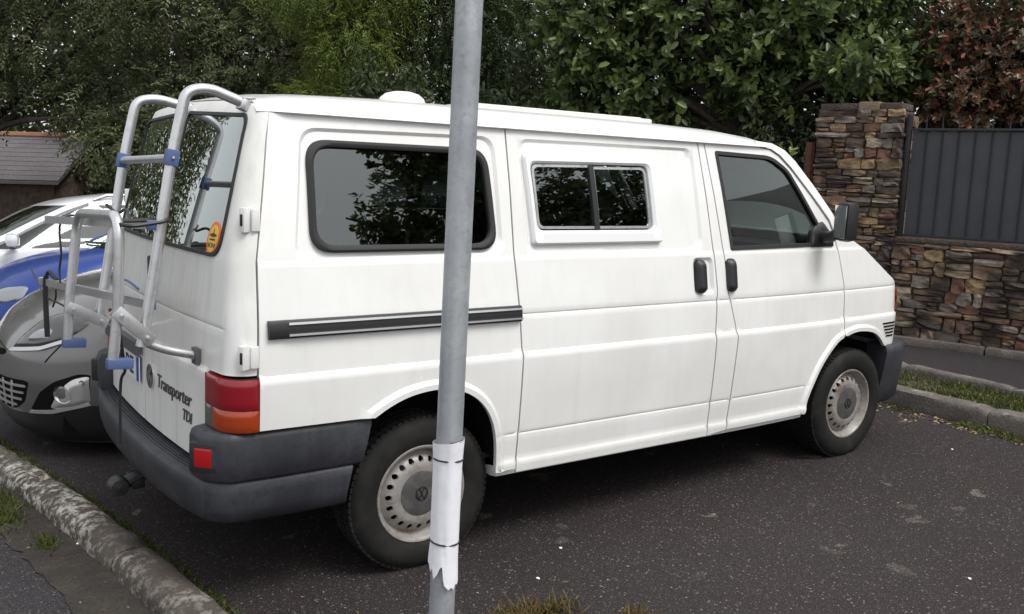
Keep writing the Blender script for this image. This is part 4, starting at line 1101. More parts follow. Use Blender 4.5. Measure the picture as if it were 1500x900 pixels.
# sleeve: top and torn bottom edge as functions of the angle (0 = towards the camera, + = to the right)
toc = math.atan2(CAM[1]-PB.y, CAM[0]-PB.x)
def zat(py):      # height on the pole at an image row of the photograph
    best = None
    for z in np.linspace(0, 2.4, 1201):
        p = ppt(z)-Vector(CAM); v = 450-FPX*p.dot(u2)/p.dot(fw)
        if best is None or abs(v-py) < best[0]: best = (abs(v-py), z)
    return best[1]
zt, zb1, zb2 = zat(645), zat(822), zat(858); zt1, zt2 = zat(672), zat(791)
V = []; F = []; n = 72
def edge(a):
    d = math.degrees(a)
    tear = np.interp(d, [-180, -90, -75, -62, -50, -40, -25, -12, -5, 2, 20, 38, 44, 55, 70, 90, 180], [0, 0, .05, .35, .12, .55, .35, .02, .0, .7, .92, .86, 1.0, .80, .85, .84, .6])
    return zb1+(zb2-zb1)*float(tear)
for j in range(n+1):
    a = -PI+2*PI*j/n; lift = .0415+.0016*math.sin(3*a+1)+.0008*math.sin(7*a)
    zt_ = zt+.006*math.sin(a*1.0+.4); zb_ = edge(a)
    for i in range(13):
        z = zt_+(zb_-zt_)*i/12; c = ppt(z); r_ = lift+(.004*max(0, 1-i/2.0))+.003*max(0, (i-10)/2)-.0022*math.exp(-((z-zt1)/.006)**2)-.0022*math.exp(-((z-zt2)/.006)**2)
        th = toc+a; V.append((c.x+r_*math.cos(th), c.y+r_*math.sin(th), z))
for j in range(n):
    for i in range(12): F.append((j*13+i, (j+1)*13+i, (j+1)*13+i+1, j*13+i+1))
sl = empty('paper_sleeve'); bpy.data.objects.remove(sl)
sl = mk('paper_sleeve', V, F, 'paper', pole, sharp=0); 
for k, zt_ in enumerate((zt1, zt2)):
    b = MB(); pts = []
    for j in range(37):
        a = 2*PI*j/36; c = ppt(zt_+.003*math.cos(a+.7+k)); pts.append((c.x+.0415*math.cos(toc+a), c.y+.0415*math.sin(toc+a), c.z))
    b.tube(pts, .0028, 6); b.build('tie', 'black', pole)
b = MB(); c = ppt(zt+.004); b.tube([(c.x+.041*math.cos(toc+a), c.y+.041*math.sin(toc+a), c.z-.002) for a in np.linspace(.15, 1.2, 6)], .004, 6); b.build('tie', 'black', pole)
# ================================================================ the other parked cars (front towards -x)
M['grey_paint'] = mat('grey_metallic_paint', (.155, .15, .15), .34, metal=.5, coat=.9, vary=(2, (.17, .165, .168), .4, .7))
M['blue_paint'] = mat('blue_metallic_paint', (.014, .042, .21), .40, metal=.2, coat=.35, spec=.3)
M['silver_paint'] = mat('white_silver_paint', (.70, .71, .73), .3, metal=.1, coat=1.0)
M['car_black'] = mat('glossy_black_glass', (.012, .013, .014), .04, coat=.6)
M['lamp_glass'] = mat('lamp_reflector', (.30, .31, .32), .12, metal=.7, coat=1.0)
M['lamp_dark'] = mat('lamp_housing', (.06, .06, .062), .10, metal=.4, coat=1.0)
M['silver_trim'] = mat('silver_trim', (.58, .58, .58), .32, metal=.6)
SLOPE = .066
def gz(y): return -SLOPE*max(0.0, y-.9) if y < 15 else -SLOPE*14.1
class Car:
    def __init__(s, z, xf, xr, w, nf, nr, ef=2.5):
        s.z = np.array(z); s.xf = np.array(xf); s.xr = np.array(xr); s.w = np.array(w); s.nf = np.array(nf); s.nr = np.array(nr); s.ef = ef
        s.zz = np.linspace(s.z[0], s.z[-1], 260)
        k = np.exp(-.5*(np.arange(-8, 9)/3.2)**2); k /= k.sum()
        sm = lambda a: np.convolve(np.pad(np.interp(s.zz, s.z, a), 8, mode='reflect', reflect_type='odd'), k, 'valid')
        s.T = [sm(a) for a in (s.xf, s.xr, s.w, s.nf, s.nr)]
    def at(s, t, z):
        """t in [-1, 1]: 0 = nose centre, +-.5 about mid side, +-1 = tail centre; sign = side of y"""
        t = np.asarray(t, float); z = np.asarray(z, float)
        xf, xr, w, nf, nr = [np.interp(z, s.zz, a) for a in s.T]
        a = np.abs(t); sg = np.where(t < 0, -1, 1)
        th = np.clip(a/.30, 0, 1)*PI/2; e = 2/s.ef
        xF = xf+nf*(1-np.cos(th)**e); yF = w*np.sin(th)**e
        u = np.clip((a-.30)/.45, 0, 1); xS = (xf+nf)*(1-u)+(xr-nr)*u
        ph = np.clip((a-.75)/.25, 0, 1)*PI/2; xR = (xr-nr)+nr*np.sin(ph)**e; yR = w*np.cos(ph)**e
        x = np.where(a < .30, xF, np.where(a < .75, xS, xR)); y = np.where(a < .30, yF, np.where(a < .75, w, yR))
        return np.stack([x, sg*y, z], -1)
    def mapf(s, off0=0.0, bulge=None):
        def f(P, off):
            t, z = P[:, 0], P[:, 1]; h = 2e-3
            p = s.at(t, z); du = s.at(t+h, z)-s.at(t-h, z); dv = s.at(t, np.minimum(z+h, s.z[-1]))-s.at(t, np.maximum(z-h, s.z[0]))
            n = np.cross(du, dv); n /= np.linalg.norm(n, axis=1)[:, None]+1e-9
            cen = np.stack([np.full(len(p), 1.8), 0*t, np.full(len(p), .6)], 1); fl = np.sign(np.sum(n*(p-cen), 1)); n *= fl[:, None]
            b = bulge(P) if bulge is not None else 0
            return p+n*(off0+off+b)[..., None] if np.ndim(b) else p+n*(off0+off)
        return f
    def shell(s, name, z0, z1, m, parent, nz=40, cap=False, ts=None):
        ts = ts if ts is not None else np.concatenate([np.linspace(-1, -.75, 14), np.linspace(-.73, -.32, 14), np.linspace(-.30, .30, 61), np.linspace(.32, .73, 14), np.linspace(.75, 1, 14)[:-1]])
        zs = np.linspace(z0, z1, nz); n = len(ts); V = []; F = []
        for z in zs: V += [tuple(p) for p in s.at(ts, np.full(n, z))]
        for i in range(nz-1):
            for j in range(n): F.append((i*n+j, i*n+(j+1) % n, (i+1)*n+(j+1) % n, (i+1)*n+j))
        if cap: F.append(tuple((nz-1)*n+j for j in range(n)))
        mb = MB(); mb.add(V, F); return mb.build(name, m, parent, sharp=55)
    def patch(s, name, poly, m, parent, off=.003, rnd=0.0, step=.02, bulge=None, thick=.012, holes=()):
        P = round_poly(poly, rnd, 5) if rnd else np.array(poly)
        # work in a metric-ish plane: t scaled
        K = 2.6
        Q = P*np.array([K, 1]); VT = cdt(Q, [h*np.array([K, 1]) for h in holes], step=step)
        f = s.mapf(off, (lambda PP: bulge(PP*np.array([K, 1]), Q)) if bulge else None)
        o = sheet(name, (VT[0]/np.array([K, 1]), VT[1]), f, m, parent, thick)
        return recalc(o)
def car_wheel(root, x, sgn, w, r=.315):
    wr = empty('wheel', (x, sgn*(w-.11), r), (0, 0, 0 if sgn < 0 else PI)); wr.parent = root
    b = MB(); b.lathe([(.20, -.085), (.24, -.10), (r-.03, -.098), (r-.005, -.075), (r, -.03), (r, .06), (r-.02, .09), (.2, .085)], 40); b.build('tyre', 'tyre', wr)
    b = MB(); b.lathe([(.0005, -.070), (.05, -.072), (.06, -.060), (.15, -.066), (.185, -.075), (.203, -.085), (.2, .05)], 40); b.build('rim', 'silver_trim', wr)
def base_car(name, label, x, y, m, shp, wheels):
    root = empty(name, (x, y, gz(y)), (-math.atan(SLOPE), 0, 0)); tag(root, label, 'car', 'cars parked in a row beyond the van')
    root['group'] = 'cars parked in a row beyond the van'
    body = shp.shell('body', shp.z[0], 1.05, m, root, 60)
    gh = shp.shell('greenhouse', 1.05, shp.z[-1]-.13, 'glass_car', root, 24)
    rf = shp.shell('roof', shp.z[-1]-.13, shp.z[-1], m, root, 18, True)
    un = MB(); un.box((2.1, 0, .24), (3.7, 1.45, .16)); un.build('underbody', 'dark', root, smooth=False)
    it = MB(); it.box((2.2, 0, .80), (2.4, 1.3, .28), None, .05)
    for sx in (1.75, 2.6):
        for sy in (-.36, .36): it.box((sx+.1, sy, 1.02), (.14, .44, .42), Matrix.Rotation(.2, 3, 'Y'), .05); it.box((sx+.16, sy, 1.26), (.09, .24, .14), None, .04)
    it.build('seats', 'trim', root)
    for wx in wheels:
        for sg in (-1, 1): car_wheel(root, wx, sg, float(np.interp(.4, shp.z, shp.w)))
    return root, body
def mirror(root, x, y, z, m, sg):
    b = MB(); b.box((x, y, z), (.12, .20, .13), Matrix.Rotation(sg*.25, 3, 'Z'), .05); mo = b.build('mirror', m, root, sharp=50)
    b = MB(); b.tube([(x+.02, y-sg*.16, z-.07), (x, y-sg*.05, z-.05)], .025, 8); b.build('mirror_foot', 'black', mo)
# profile shared by the hatchbacks: heights, nose, tail, half width, nose depth, tail depth
Z = [.07, .15, .29, .45, .59, .69, .79, .89, .97, 1.03, 1.06, 1.15, 1.30, 1.43, 1.51, 1.57, 1.605]
hatch = Car(Z, [.20, .07, .02, .0, .02, .06, .13, .27, .48, .74, .98, 1.20, 1.52, 1.78, 2.02, 2.30, 2.75],
            [4.2, 4.24, 4.27, 4.28, 4.28, 4.26, 4.24, 4.22, 4.18, 4.15, 4.12, 4.05, 3.95, 3.85, 3.75, 3.55, 3.2],
            [.80, .85, .885, .90, .90, .897, .89, .88, .865, .85, .835, .80, .745, .69, .655, .58, .36],
            [.80, .80, .78, .75, .72, .70, .72, .80, .80, .75, .70, .66, .62, .58, .50, .45, .25],
            [.5]*10+[.45, .42, .4, .36, .3, .3, .2], 2.7)
# ---- grey hatchback next to the van
gc, gb = base_car('parked_hatchback', 'dark grey hatchback with round fog lamp parked right beside the van', -1.20, 2.15, 'grey_paint', hatch, (.92, 3.52))
lampb = lambda h, w=.02: (lambda P, Q: h*sstep(dist_poly(P, Q), 0, w))

gc_h = hatch.patch('headlamp', [(-.062, .622), (-.080, .706), (-.100, .789), (-.125, .830), (-.195, .790), (-.196, .752), (-.176, .690), (-.135, .645)], 'lamp_dark', gc, .002, .02, .015, lampb(.012))
hatch.patch('lamp_reflector', [(-.095, .66), (-.108, .74), (-.145, .75), (-.150, .68)], 'lamp_glass', gc_h, .010, .03, .015, lampb(.014))
hatch.patch('lamp_trim', [(-.058, .606), (-.066, .628), (-.135, .650), (-.178, .694), (-.180, .676), (-.136, .630)], 'silver_trim', gc_h, .012, .006, .012)
hatch.patch('shut_line', [(-.169, .660), (-.172, .660), (-.150, .566), (-.147, .566)], 'dark', gc, .0015, 0, .012, None, .004)
hatch.patch('shut_line', [(-.060, .600), (-.060, .603), (-.004, .640), (-.004, .634)], 'dark', gc, .0015, 0, .012, None, .004)
hatch.patch('bonnet_vent', [(-.004, .600), (-.040, .612), (-.048, .590), (-.030, .570), (-.004, .566)], 'dark', gc, .0015, .01, .015, None, .004)
gg = hatch.patch('grille', [(.118, .458), (-.118, .458), (-.098, .330), (-.066, .275), (.066, .275), (.098, .330)], 'dark', gc, .0015, .02, .02)
for z_, a_ in ((.425, .108), (.385, .100), (.345, .092), (.307, .076)):
    hatch.patch('grille_slat', [(-a_, z_+.006), (a_, z_+.006), (a_, z_-.006), (-a_, z_-.006)], 'silver_trim', gg, .008, 0, .03)
for t_ in (-.075, -.045, -.015, .015, .045, .075):
    hatch.patch('grille_bar', [(t_-.0022, .448), (t_+.0022, .448), (t_*.8+.0022, .285), (t_*.8-.0022, .285)], 'silver_trim', gg, .007, 0, .03)
for sg in (-1, 1):
    mir = lambda pts: [(-t_*sg if sg > 0 else t_, z_) for t_, z_ in pts]
    fi_ = hatch.patch('bumper_intake', mir([(-.108, .288), (-.136, .397), (-.167, .462), (-.206, .503), (-.224, .495), (-.214, .335), (-.150, .298)]), 'dark', gc, .002, .012, .015)
    fp_ = hatch.patch('fog_lamp_pod', mir([(-.149, .303), (-.174, .418), (-.198, .476), (-.222, .490), (-.216, .335), (-.190, .310)]), 'silver_trim', fi_, .006, .02, .012, lampb(.012, .03))
    cc = np.array([(-.1785+.0135*math.cos(a), .394+.050*math.sin(a)) for a in np.linspace(0, 2*PI, 28, endpoint=False)])
    hatch.patch('fog_lamp', mir([tuple(p) for p in cc]), 'chrome', fp_, .020, 0, .01, lambda P, Q: -.010*sstep(dist_poly(P, Q), 0, .012))
    c2 = np.array([(-.1785+.0095*math.cos(a), .394+.036*math.sin(a)) for a in np.linspace(0, 2*PI, 24, endpoint=False)])
    hatch.patch('fog_lamp_glass', mir([tuple(p) for p in c2]), 'lamp_glass', fp_, .016, 0, .01, lampb(.004))
    c3 = np.array([(-.211+.0042*math.cos(a), .455+.015*math.sin(a)) for a in np.linspace(0, 2*PI, 16, endpoint=False)])
    hatch.patch('parking_sensor', mir([tuple(p) for p in c3]), 'chrome', fp_, .016, 0, .01)
    hatch.patch('bumper_lip', mir([(-.104, .272), (-.108, .288), (-.150, .298), (-.212, .338), (-.216, .324), (-.150, .278)]), 'silver_trim', gc, .010, .004, .012)
hatch.patch('bumper_skirt', [(.20, .30), (.20, .09), (-.30, .09), (-.30, .30), (-.21, .322), (-.15, .276), (-.104, .270), (-.066, .262), (.066, .262), (.10, .270), (.15, .276)], 'black', gc, .004, .01, .03)
mirror(gc, 1.42, -.97, 1.10, 'grey_paint', -1); mirror(gc, 1.42, .97, 1.10, 'grey_paint', 1)
for sg in (-1, 1):
    b = MB(); b.tube([tuple(p) for p in hatch.at(np.array([.16, .165, .17, .19, .22])*sg, np.array([1.06, 1.16, 1.30, 1.42, 1.50]))], .035, 8); b.build('windscreen_pillar', 'grey_paint', gc)
b = MB(); b.tube([tuple(p+np.array([-.012, 0, .012])) for p in hatch.at(np.linspace(-.12, .10, 12), np.full(12, 1.07))], .009, 6); b.build('wiper', 'black', gc)
# ---- blue car behind it
bc_, bb = base_car('parked_small_car', 'glossy blue car with its bonnet showing behind the grey hatchback', -1.12, 4.55, 'blue_paint', hatch, (.92, 3.52))
bc_.scale = (1.0, .98, 1.045)
for sg in (-1, 1):
    h_ = hatch.patch('headlamp', [(sg*.090, .66), (sg*.10, .78), (sg*.185, .80), (sg*.19, .70)], 'lamp_glass', bc_, .003, .03, .02, lampb(.012))
    b = MB(); b.tube([tuple(p) for p in hatch.at(np.array([.16, .165, .17, .19, .22])*sg, np.array([1.06, 1.16, 1.30, 1.42, 1.50]))], .035, 8); b.build('windscreen_pillar', 'blue_paint', bc_)
    mirror(bc_, 1.42, sg*.97, 1.10, 'blue_paint', sg)
b = MB(); b.tube([tuple(p+np.array([-.012, 0, .012])) for p in hatch.at(np.linspace(-.13, .06, 12), np.full(12, 1.075))], .010, 6); b.build('wiper', 'black', bc_)
hatch.patch('grille', [(.10, .44), (-.10, .44), (-.08, .30), (.08, .30)], 'dark', bc_, .002, .02, .03)
# ---- white estate car with roof rails
estate = Car(Z, [.20, .07, .02, .0, .02, .06, .13, .27, .48, .72, .86, 1.02, 1.28, 1.52, 1.72, 1.95, 2.3],
             [4.4, 4.44, 4.47, 4.48, 4.48, 4.47, 4.46, 4.45, 4.43, 4.42, 4.40, 4.36, 4.28, 4.20, 4.12, 3.95, 3.7],
             [.80, .85, .885, .90, .90, .897, .89, .885, .88, .872, .862, .825, .765, .71, .68, .60, .40], hatch.nf, hatch.nr, 2.7)
wc, wb = base_car('parked_estate_car', 'white silver estate car with roof rails parked beyond the blue car', -1.85, 6.95, 'silver_paint', estate, (.92, 3.62))
for sg in (-1, 1):
    b = MB(); b.tube([tuple(p) for p in estate.at(np.array([.19, .20, .215, .235, .26])*sg, np.array([1.05, 1.16, 1.30, 1.42, 1.50]))], [.05, .045, .04, .04, .045], 8); b.build('windscreen_pillar', 'silver_paint', wc)
    for tt in (.455, .60): b = MB(); b.tube([tuple(p) for p in estate.at(np.full(4, tt*sg), np.array([1.05, 1.2, 1.35, 1.49]))], .035, 6); b.build('door_pillar', 'car_black', wc)
    b = MB(); rp2 = estate.at(np.linspace(.28, .74, 16)*sg, np.full(16, 1.50)); rp2[:, 2] += .075; rp2[:, 1] -= sg*.02; rp2[0, 2] -= .05; rp2[-1, 2] -= .05; b.tube([tuple(p) for p in rp2], .017, 8); b.build('roof_rail', 'silver_trim', wc)
    mirror(wc, 1.30, sg*1.0, 1.14, 'silver_paint', sg)
    estate.patch('door_line', [(sg*.40, .30), (sg*.403, .30), (sg*.403, 1.04), (sg*.40, 1.04)], 'dark', wc, .0015, 0, .05, None, .004)
    estate.patch('headlamp', [(sg*.09, .66), (sg*.10, .76), (sg*.19, .78), (sg*.195, .70)], 'lamp_glass', wc, .003, .03, .02, lampb(.012))
# ================================================================ vegetation
def leaf_mat(name, cols, rough=.5, trans=.25, spec=.4):
    m = bpy.data.materials.new(name); m.use_nodes = True; n, l = nodes_of(m); b = n['Principled BSDF']
    at_ = n.new('ShaderNodeAttribute'); at_.attribute_name = 'tone'
    cr = n.new('ShaderNodeValToRGB')
    for i, c in enumerate(cols):
        e = cr.color_ramp.elements[i] if i < 2 else cr.color_ramp.elements.new(.5)
    for i, c in enumerate(cols):
        cr.color_ramp.elements[i].position = i/(len(cols)-1)
    for i, c in enumerate(cols): cr.color_ramp.elements[i].color = (*c, 1)
    l.new(at_.outputs['Fac'], cr.inputs[0]); l.new(cr.outputs[0], b.inputs['Base Color'])
    b.inputs['Roughness'].default_value = rough; b.inputs['Specular IOR Level'].default_value = spec
    tr = n.new('ShaderNodeBsdfTranslucent'); l.new(cr.outputs[0], tr.inputs[0])
    mxs = n.new('ShaderNodeMixShader'); mxs.inputs[0].default_value = trans
    o = n['Material Output']; l.new(b.outputs[0], mxs.inputs[1]); l.new(tr.outputs[0], mxs.inputs[2]); l.new(mxs.outputs[0], o.inputs[0])
    return m
def leaf_arrays(B, A, Nr, L, Wd, fold=.18, curl=.12):
    """B base, A axis, Nr normal (unit arrays), L length, Wd width -> verts (n,6,3)"""
    S = np.cross(A, Nr); S /= np.linalg.norm(S, axis=1)[:, None]+1e-9; Nn = np.cross(S, A)
    L = L[:, None]; Wd = Wd[:, None]
    r1 = B+A*L*.30+S*Wd*.43+Nn*Wd*fold; r2_ = B+A*L*.74+S*Wd*.43+Nn*(Wd*fold-L*curl*.5)
    l1 = B+A*L*.30-S*Wd*.43+Nn*Wd*fold; l2 = B+A*L*.74-S*Wd*.43+Nn*(Wd*fold-L*curl*.5)
    tip = B+A*L-Nn*L*curl
    return np.stack([B, r1, r2_, tip, l2, l1], 1)
def leaf_obj(name, V6, tone, m, parent=None):
    n = len(V6); me = bpy.data.meshes.new(name)
    me.vertices.add(n*6); me.vertices.foreach_set('co', V6.reshape(-1).astype(np.float32))
    idx = np.arange(n)[:, None]*6; q = np.concatenate([idx+np.array([0, 1, 2, 3]), idx+np.array([0, 3, 4, 5])], 1).reshape(-1)
    me.loops.add(n*8); me.loops.foreach_set('vertex_index', q.astype(np.int32))
    me.polygons.add(n*2); me.polygons.foreach_set('loop_start', (np.arange(n*2)*4).astype(np.int32)); me.polygons.foreach_set('loop_total', np.full(n*2, 4, np.int32))
    me.update(calc_edges=True)
    at_ = me.attributes.new('tone', 'FLOAT', 'POINT'); at_.data.foreach_set('value', np.repeat(tone, 6).astype(np.float32))
    me.materials.append(M[m] if isinstance(m, str) else m)
    o = bpy.data.objects.new(name, me); COL.objects.link(o)
    if parent is not None: o.parent = parent
    return o
def unit(a): return a/(np.linalg.norm(a, axis=-1, keepdims=True)+1e-9)
def rand_dirs(n): return unit(rng.normal(size=(n, 3)))
def crown_pts(blobs, n, shell=.55):
    """blobs: list of (centre, radii); points biased to the outer layers, uneven"""
    vol = np.array([b[1][0]*b[1][1]*b[1][2] for b in blobs])**.75; k = rng.choice(len(blobs), n, p=vol/vol.sum())
    C = np.array([b[0] for b in blobs])[k]; R = np.array([b[1] for b in blobs])[k]
    d = rand_dirs(n); r = shell+(1-shell)*rng.random(n)**.6; r *= 1+.16*np.sin(d[:, 0]*7+k)*np.sin(d[:, 1]*6+2*k)*np.sin(d[:, 2]*8+k*.7)
    return C+d*R*r[:, None], unit(d/R)
def sprays(blobs, n, L, leaflets, leaf_l, leaf_w, droop=.5, shell=.5, out=.8, pairs=True):
    """pinnate sprays: a bent midrib with leaflets on both sides"""
    P, D = crown_pts(blobs, n, shell)
    ax = unit(D*out+rng.normal(size=(n, 3))*.55+np.array([0, 0, -droop])*rng.random((n, 1)))
    Ls = L*rng.uniform(.6, 1.25, n); nr = unit(np.array([0, 0, 1.0])+rng.normal(size=(n, 3))*.35); sd_ = unit(np.cross(ax, nr))
    Vs = []; Ts = []; tone = rng.random(n)
    for i in range(leaflets):
        u = (i+.6)/leaflets
        for s_ in (-1, 1):
            B = P+ax*(Ls*u)[:, None]-np.array([0, 0, 1])*(Ls*droop*.45*u*u)[:, None]
            A = unit(ax*.62+sd_*s_*.8+np.array([0, 0, -.25*droop])+rng.normal(size=(n, 3))*.16)
            k = (1.0-.55*abs(u-.45))
            Vs.append(leaf_arrays(B, A, unit(nr+rng.normal(size=(n, 3))*.25), leaf_l*k*rng.uniform(.75, 1.2, n), np.full(n, leaf_w*k)))
            Ts.append(np.clip(tone+rng.normal(0, .10, n), 0, 1))
    return np.concatenate(Vs), np.concatenate(Ts)
def rosettes(blobs, n, leaves, leaf_l, leaf_w, shell=.6, up=.35, spread=.9):
    P, D = crown_pts(blobs, n, shell)
    ax = unit(D+np.array([0, 0, up])+rng.normal(size=(n, 3))*.35); e1 = unit(np.cross(ax, rng.normal(size=(n, 3)))); e2 = np.cross(ax, e1)
    Vs = []; Ts = []; tone = rng.random(n)*.75
    for i in range(leaves):
        a = i*2.4+rng.random(n)*.5; u = i/leaves
        rad = e1*np.cos(a)[:, None]+e2*np.sin(a)[:, None]; sp = spread*(1.15-.55*u)
        A = unit(ax*(1-.35*sp)+rad*sp+rng.normal(size=(n, 3))*.12); B = P-ax*(leaf_l*1.1*(1-u))[..., None] if np.ndim(leaf_l) else P-ax*leaf_l*1.1*(1-u)
        Nr_ = unit(ax-A*np.sum(ax*A, 1)[:, None]+rng.normal(size=(n, 3))*.15)
        Vs.append(leaf_arrays(B, A, Nr_, leaf_l*rng.uniform(.7, 1.15, n), leaf_w*rng.uniform(.8, 1.15, n), .14, .14))
        Ts.append(np.clip(tone+.35*u*rng.random(n)+rng.normal(0, .06, n), 0, 1))
    return np.concatenate(Vs), np.concatenate(Ts)
M['bark'] = mat('tree_bark', (.045, .034, .028), .95, vary=(9, (.085, .07, .055), .45, .7), bump=(25, .8, .03))
def trunk(root, pts, r0, r1, limbs=()):
    b = MB(); P = spline(np.array(pts), 5); b.tube([tuple(p) for p in P], list(np.linspace(r0, r1, len(P))), 9)
    for lp, ra, rb_ in limbs: Q = spline(np.array(lp), 4); b.tube([tuple(p) for p in Q], list(np.linspace(ra, rb_, len(Q))), 6)
    return b.build('trunk', 'bark', root)
def limbs_for(base, blobs, k, r=.05):
    out = []
    for c, rad in blobs:
        for _ in range(k):
            e = np.array(c)+rng.normal(size=3)*np.array(rad)*.5; m_ = (np.array(base)+e)/2+np.array([0, 0, .25]); out.append(([base, m_, e], r, r*.2))
    return out
M['leaf_left'] = leaf_mat('fresh_pinnate_leaf', [(.095, .112, .052), (.15, .175, .082), (.20, .23, .12)], .5, .45)
M['leaf_dark'] = leaf_mat('dark_leaf', [(.030, .042, .018), (.060, .080, .030), (.095, .12, .045)], .5, .3)  # dark tones put the deep shade of the undergrowth into the leaf colour
M['leaf_copper'] = leaf_mat('copper_leaf', [(.15, .09, .035), (.26, .13, .035), (.13, .11, .04)], .55, .3)
M['leaf_con'] = leaf_mat('cypress_leaf', [(.080, .110, .022), (.15, .20, .038), (.21, .27, .06)], .55, .38)
M['leaf_condark'] = leaf_mat('dark_cypress_leaf', [(.026, .040, .014), (.050, .075, .022), (.085, .12, .034)], .6, .15)
M['leaf_laurel'] = leaf_mat('laurel_leaf', [(.050, .074, .026), (.090, .128, .040), (.19, .25, .070)], .38, .3, .45)
M['leaf_phot'] = leaf_mat('photinia_leaf', [(.055, .075, .034), (.11, .085, .042), (.24, .075, .048), (.30, .125, .085)], .38, .2, .5)
def tree(name, label, blobs, V, T, m, base, r0=.14, k=2, group=None):
    root = empty(name, base); tag(root, label, 'tree' if 'tree' in name or 'cypress' in name else 'shrub', group)
    top_ = np.mean([b[0] for b in blobs], 0); hi = max(b[0][2] for b in blobs)
    lc = [((np.array(b[0])-np.array(base)), b[1]) for b in blobs]
    st = [(0, 0, 0), tuple((top_-np.array(base))*np.array([.4, .4, 0])+np.array([0, 0, hi*.45])), tuple((top_-np.array(base))*np.array([1, 1, 0])+np.array([0, 0, hi]))]
    trunk(root, st, r0, r0*.25, limbs_for(st[1], lc, k, r0*.4))
    o = leaf_obj('crown', V-np.array(base)[None, None], T, m, root); o['kind'] = 'stuff'
    return root
# ---- tall tree at the far left, behind the cars (gaps show sky)
bl = [((-.6, 12.2, 3.0), (1.6, 1.4, 1.0)), ((.8, 11.6, 3.3), (1.5, 1.3, .9)), ((.3, 11.3, 4.6), (1.8, 1.5, 1.0)), ((-1.3, 13.0, 4.6), (1.6, 1.4, 1.1)), ((1.7, 11.2, 4.9), (1.4, 1.3, .9)), ((1.6, 10.8, 2.45), (1.1, 1.0, .65))]
V, T = sprays(bl, 5200, .34, 5, .085, .034, .6, .35)
tree('pinnate_tree', 'tall dark green tree with feathery leaves above the slate roofed house', bl, V, T, 'leaf_left', (-1.15, 13.3, -.8), .17, 3, 'trees behind the parked cars')
bl = [((2.5, 9.3, 2.2), (1.1, .9, .75)), ((3.2, 9.0, 3.1), (1.2, 1.0, .8)), ((2.2, 9.8, 3.8), (1.3, 1.0, .8)), ((3.3, 9.4, 4.6), (1.4, 1.1, .9)), ((1.6, 9.7, 1.75), (.9, .8, .5)), ((3.1, 8.6, 1.5), (1.0, .8, .6))]
V, T = sprays(bl, 5600, .30, 5, .078, .030, .6, .35)
tree('pinnate_tree', 'lighter green feathery tree standing behind the bike rack', bl, V, T, 'leaf_left', (2.7, 9.6, -.7), .12, 3, 'trees behind the parked cars')
bl = [((4.3, 10.6, 2.6), (.8, .8, .8)), ((4.5, 10.4, 3.9), (.9, .8, .8)), ((4.1, 10.9, 4.7), (.9, .9, .8))]
V, T = rosettes(bl, 3200, 6, .085, .045, .4, .1, 1.0)
tree('copper_tree', 'tree with orange brown copper leaves behind the van roof', bl, V, T, 'leaf_copper', (4.4, 10.7, -.6), .10, 3, 'trees behind the parked cars')
# ---- bright cypress and a darker one
bl = [((3.35, 6.65, 2.9), (.55, .55, .6)), ((3.7, 6.9, 3.6), (.7, .7, .7)), ((3.15, 6.7, 2.25), (.65, .55, .35)), ((3.95, 6.6, 2.1), (.6, .5, .4)), ((3.8, 7.0, 4.6), (.8, .8, .8)), ((3.0, 7.0, 3.7), (.6, .6, .4)), ((2.75, 6.75, 2.35), (.35, .35, .18))]
V, T = sprays(bl, 6500, .26, 7, .055, .014, .9, .3)
tree('bright_cypress', 'yellow green cypress tree with drooping sprays behind the van roof', bl, V, T, 'leaf_con', (3.6, 6.9, -.3), .10, 3)
bl = [((4.5, 6.5, 2.3), (.8, .7, .8)), ((4.8, 6.6, 3.4), (.9, .8, .8)), ((5.1, 6.1, 2.1), (.7, .6, .6)), ((5.4, 6.2, 3.2), (.8, .7, .8)), ((4.9, 6.8, 4.6), (1.0, .9, .9))]
V, T = sprays(bl, 6500, .26, 7, .055, .015, .9, .3)
tree('dark_cypress', 'dark green cypress tree beside the steel pole, left of the laurel', bl, V, T, 'leaf_condark', (4.9, 6.6, -.3), .11, 3)
# ---- laurel over the wall
bl = [((4.75, 3.75, 3.15), (.75, .6, .75)), ((5.25, 3.55, 2.55), (.7, .55, .65)), ((5.6, 3.2, 3.35), (.85, .65, .75)), ((6.1, 2.7, 2.75), (.75, .6, .65)), ((6.45, 2.4, 3.35), (.85, .7, .75)), ((6.9, 1.95, 2.80), (.55, .5, .50)), ((7.0, 2.2, 3.7), (.9, .7, .7)), ((7.15, 1.72, 2.72), (.45, .42, .45)), ((6.12, 1.50, 2.66), (.45, .40, .26)), ((5.3, 3.9, 4.0), (1.0, .8, .7)), ((6.3, 2.9, 4.2), (1.0, .8, .7)), ((4.7, 4.0, 2.3), (.5, .5, .5))]
V, T = rosettes(bl, 4600, 8, .105, .050, .5, .45)
lau = tree('laurel_shrub', 'large glossy dark green laurel hanging over the stone pillar', bl, V, T, 'leaf_laurel', (6.3, 3.0, .1), .13, 3)
# ---- photinia above the fence
bl = [((7.35, 1.15, 2.35), (.45, .45, .45)), ((7.7, .85, 2.75), (.55, .5, .5)), ((8.1, .55, 2.4), (.5, .5, .5)), ((7.9, .9, 3.3), (.65, .55, .5)), ((8.5, .3, 2.9), (.6, .5, .55)), ((7.45, 1.3, 3.0), (.4, .4, .45)), ((8.7, .4, 3.6), (.7, .6, .5))]
V, T = rosettes(bl, 2600, 8, .072, .034, .45, .35)
T = np.clip(T*.45+.62*(rng.random(len(T))**3), 0, 1)
pho = tree('photinia_shrub', 'red and bronze leaved shrub growing above the metal fence', bl, V, T, 'leaf_phot', (7.9, .9, .1), .07, 3)
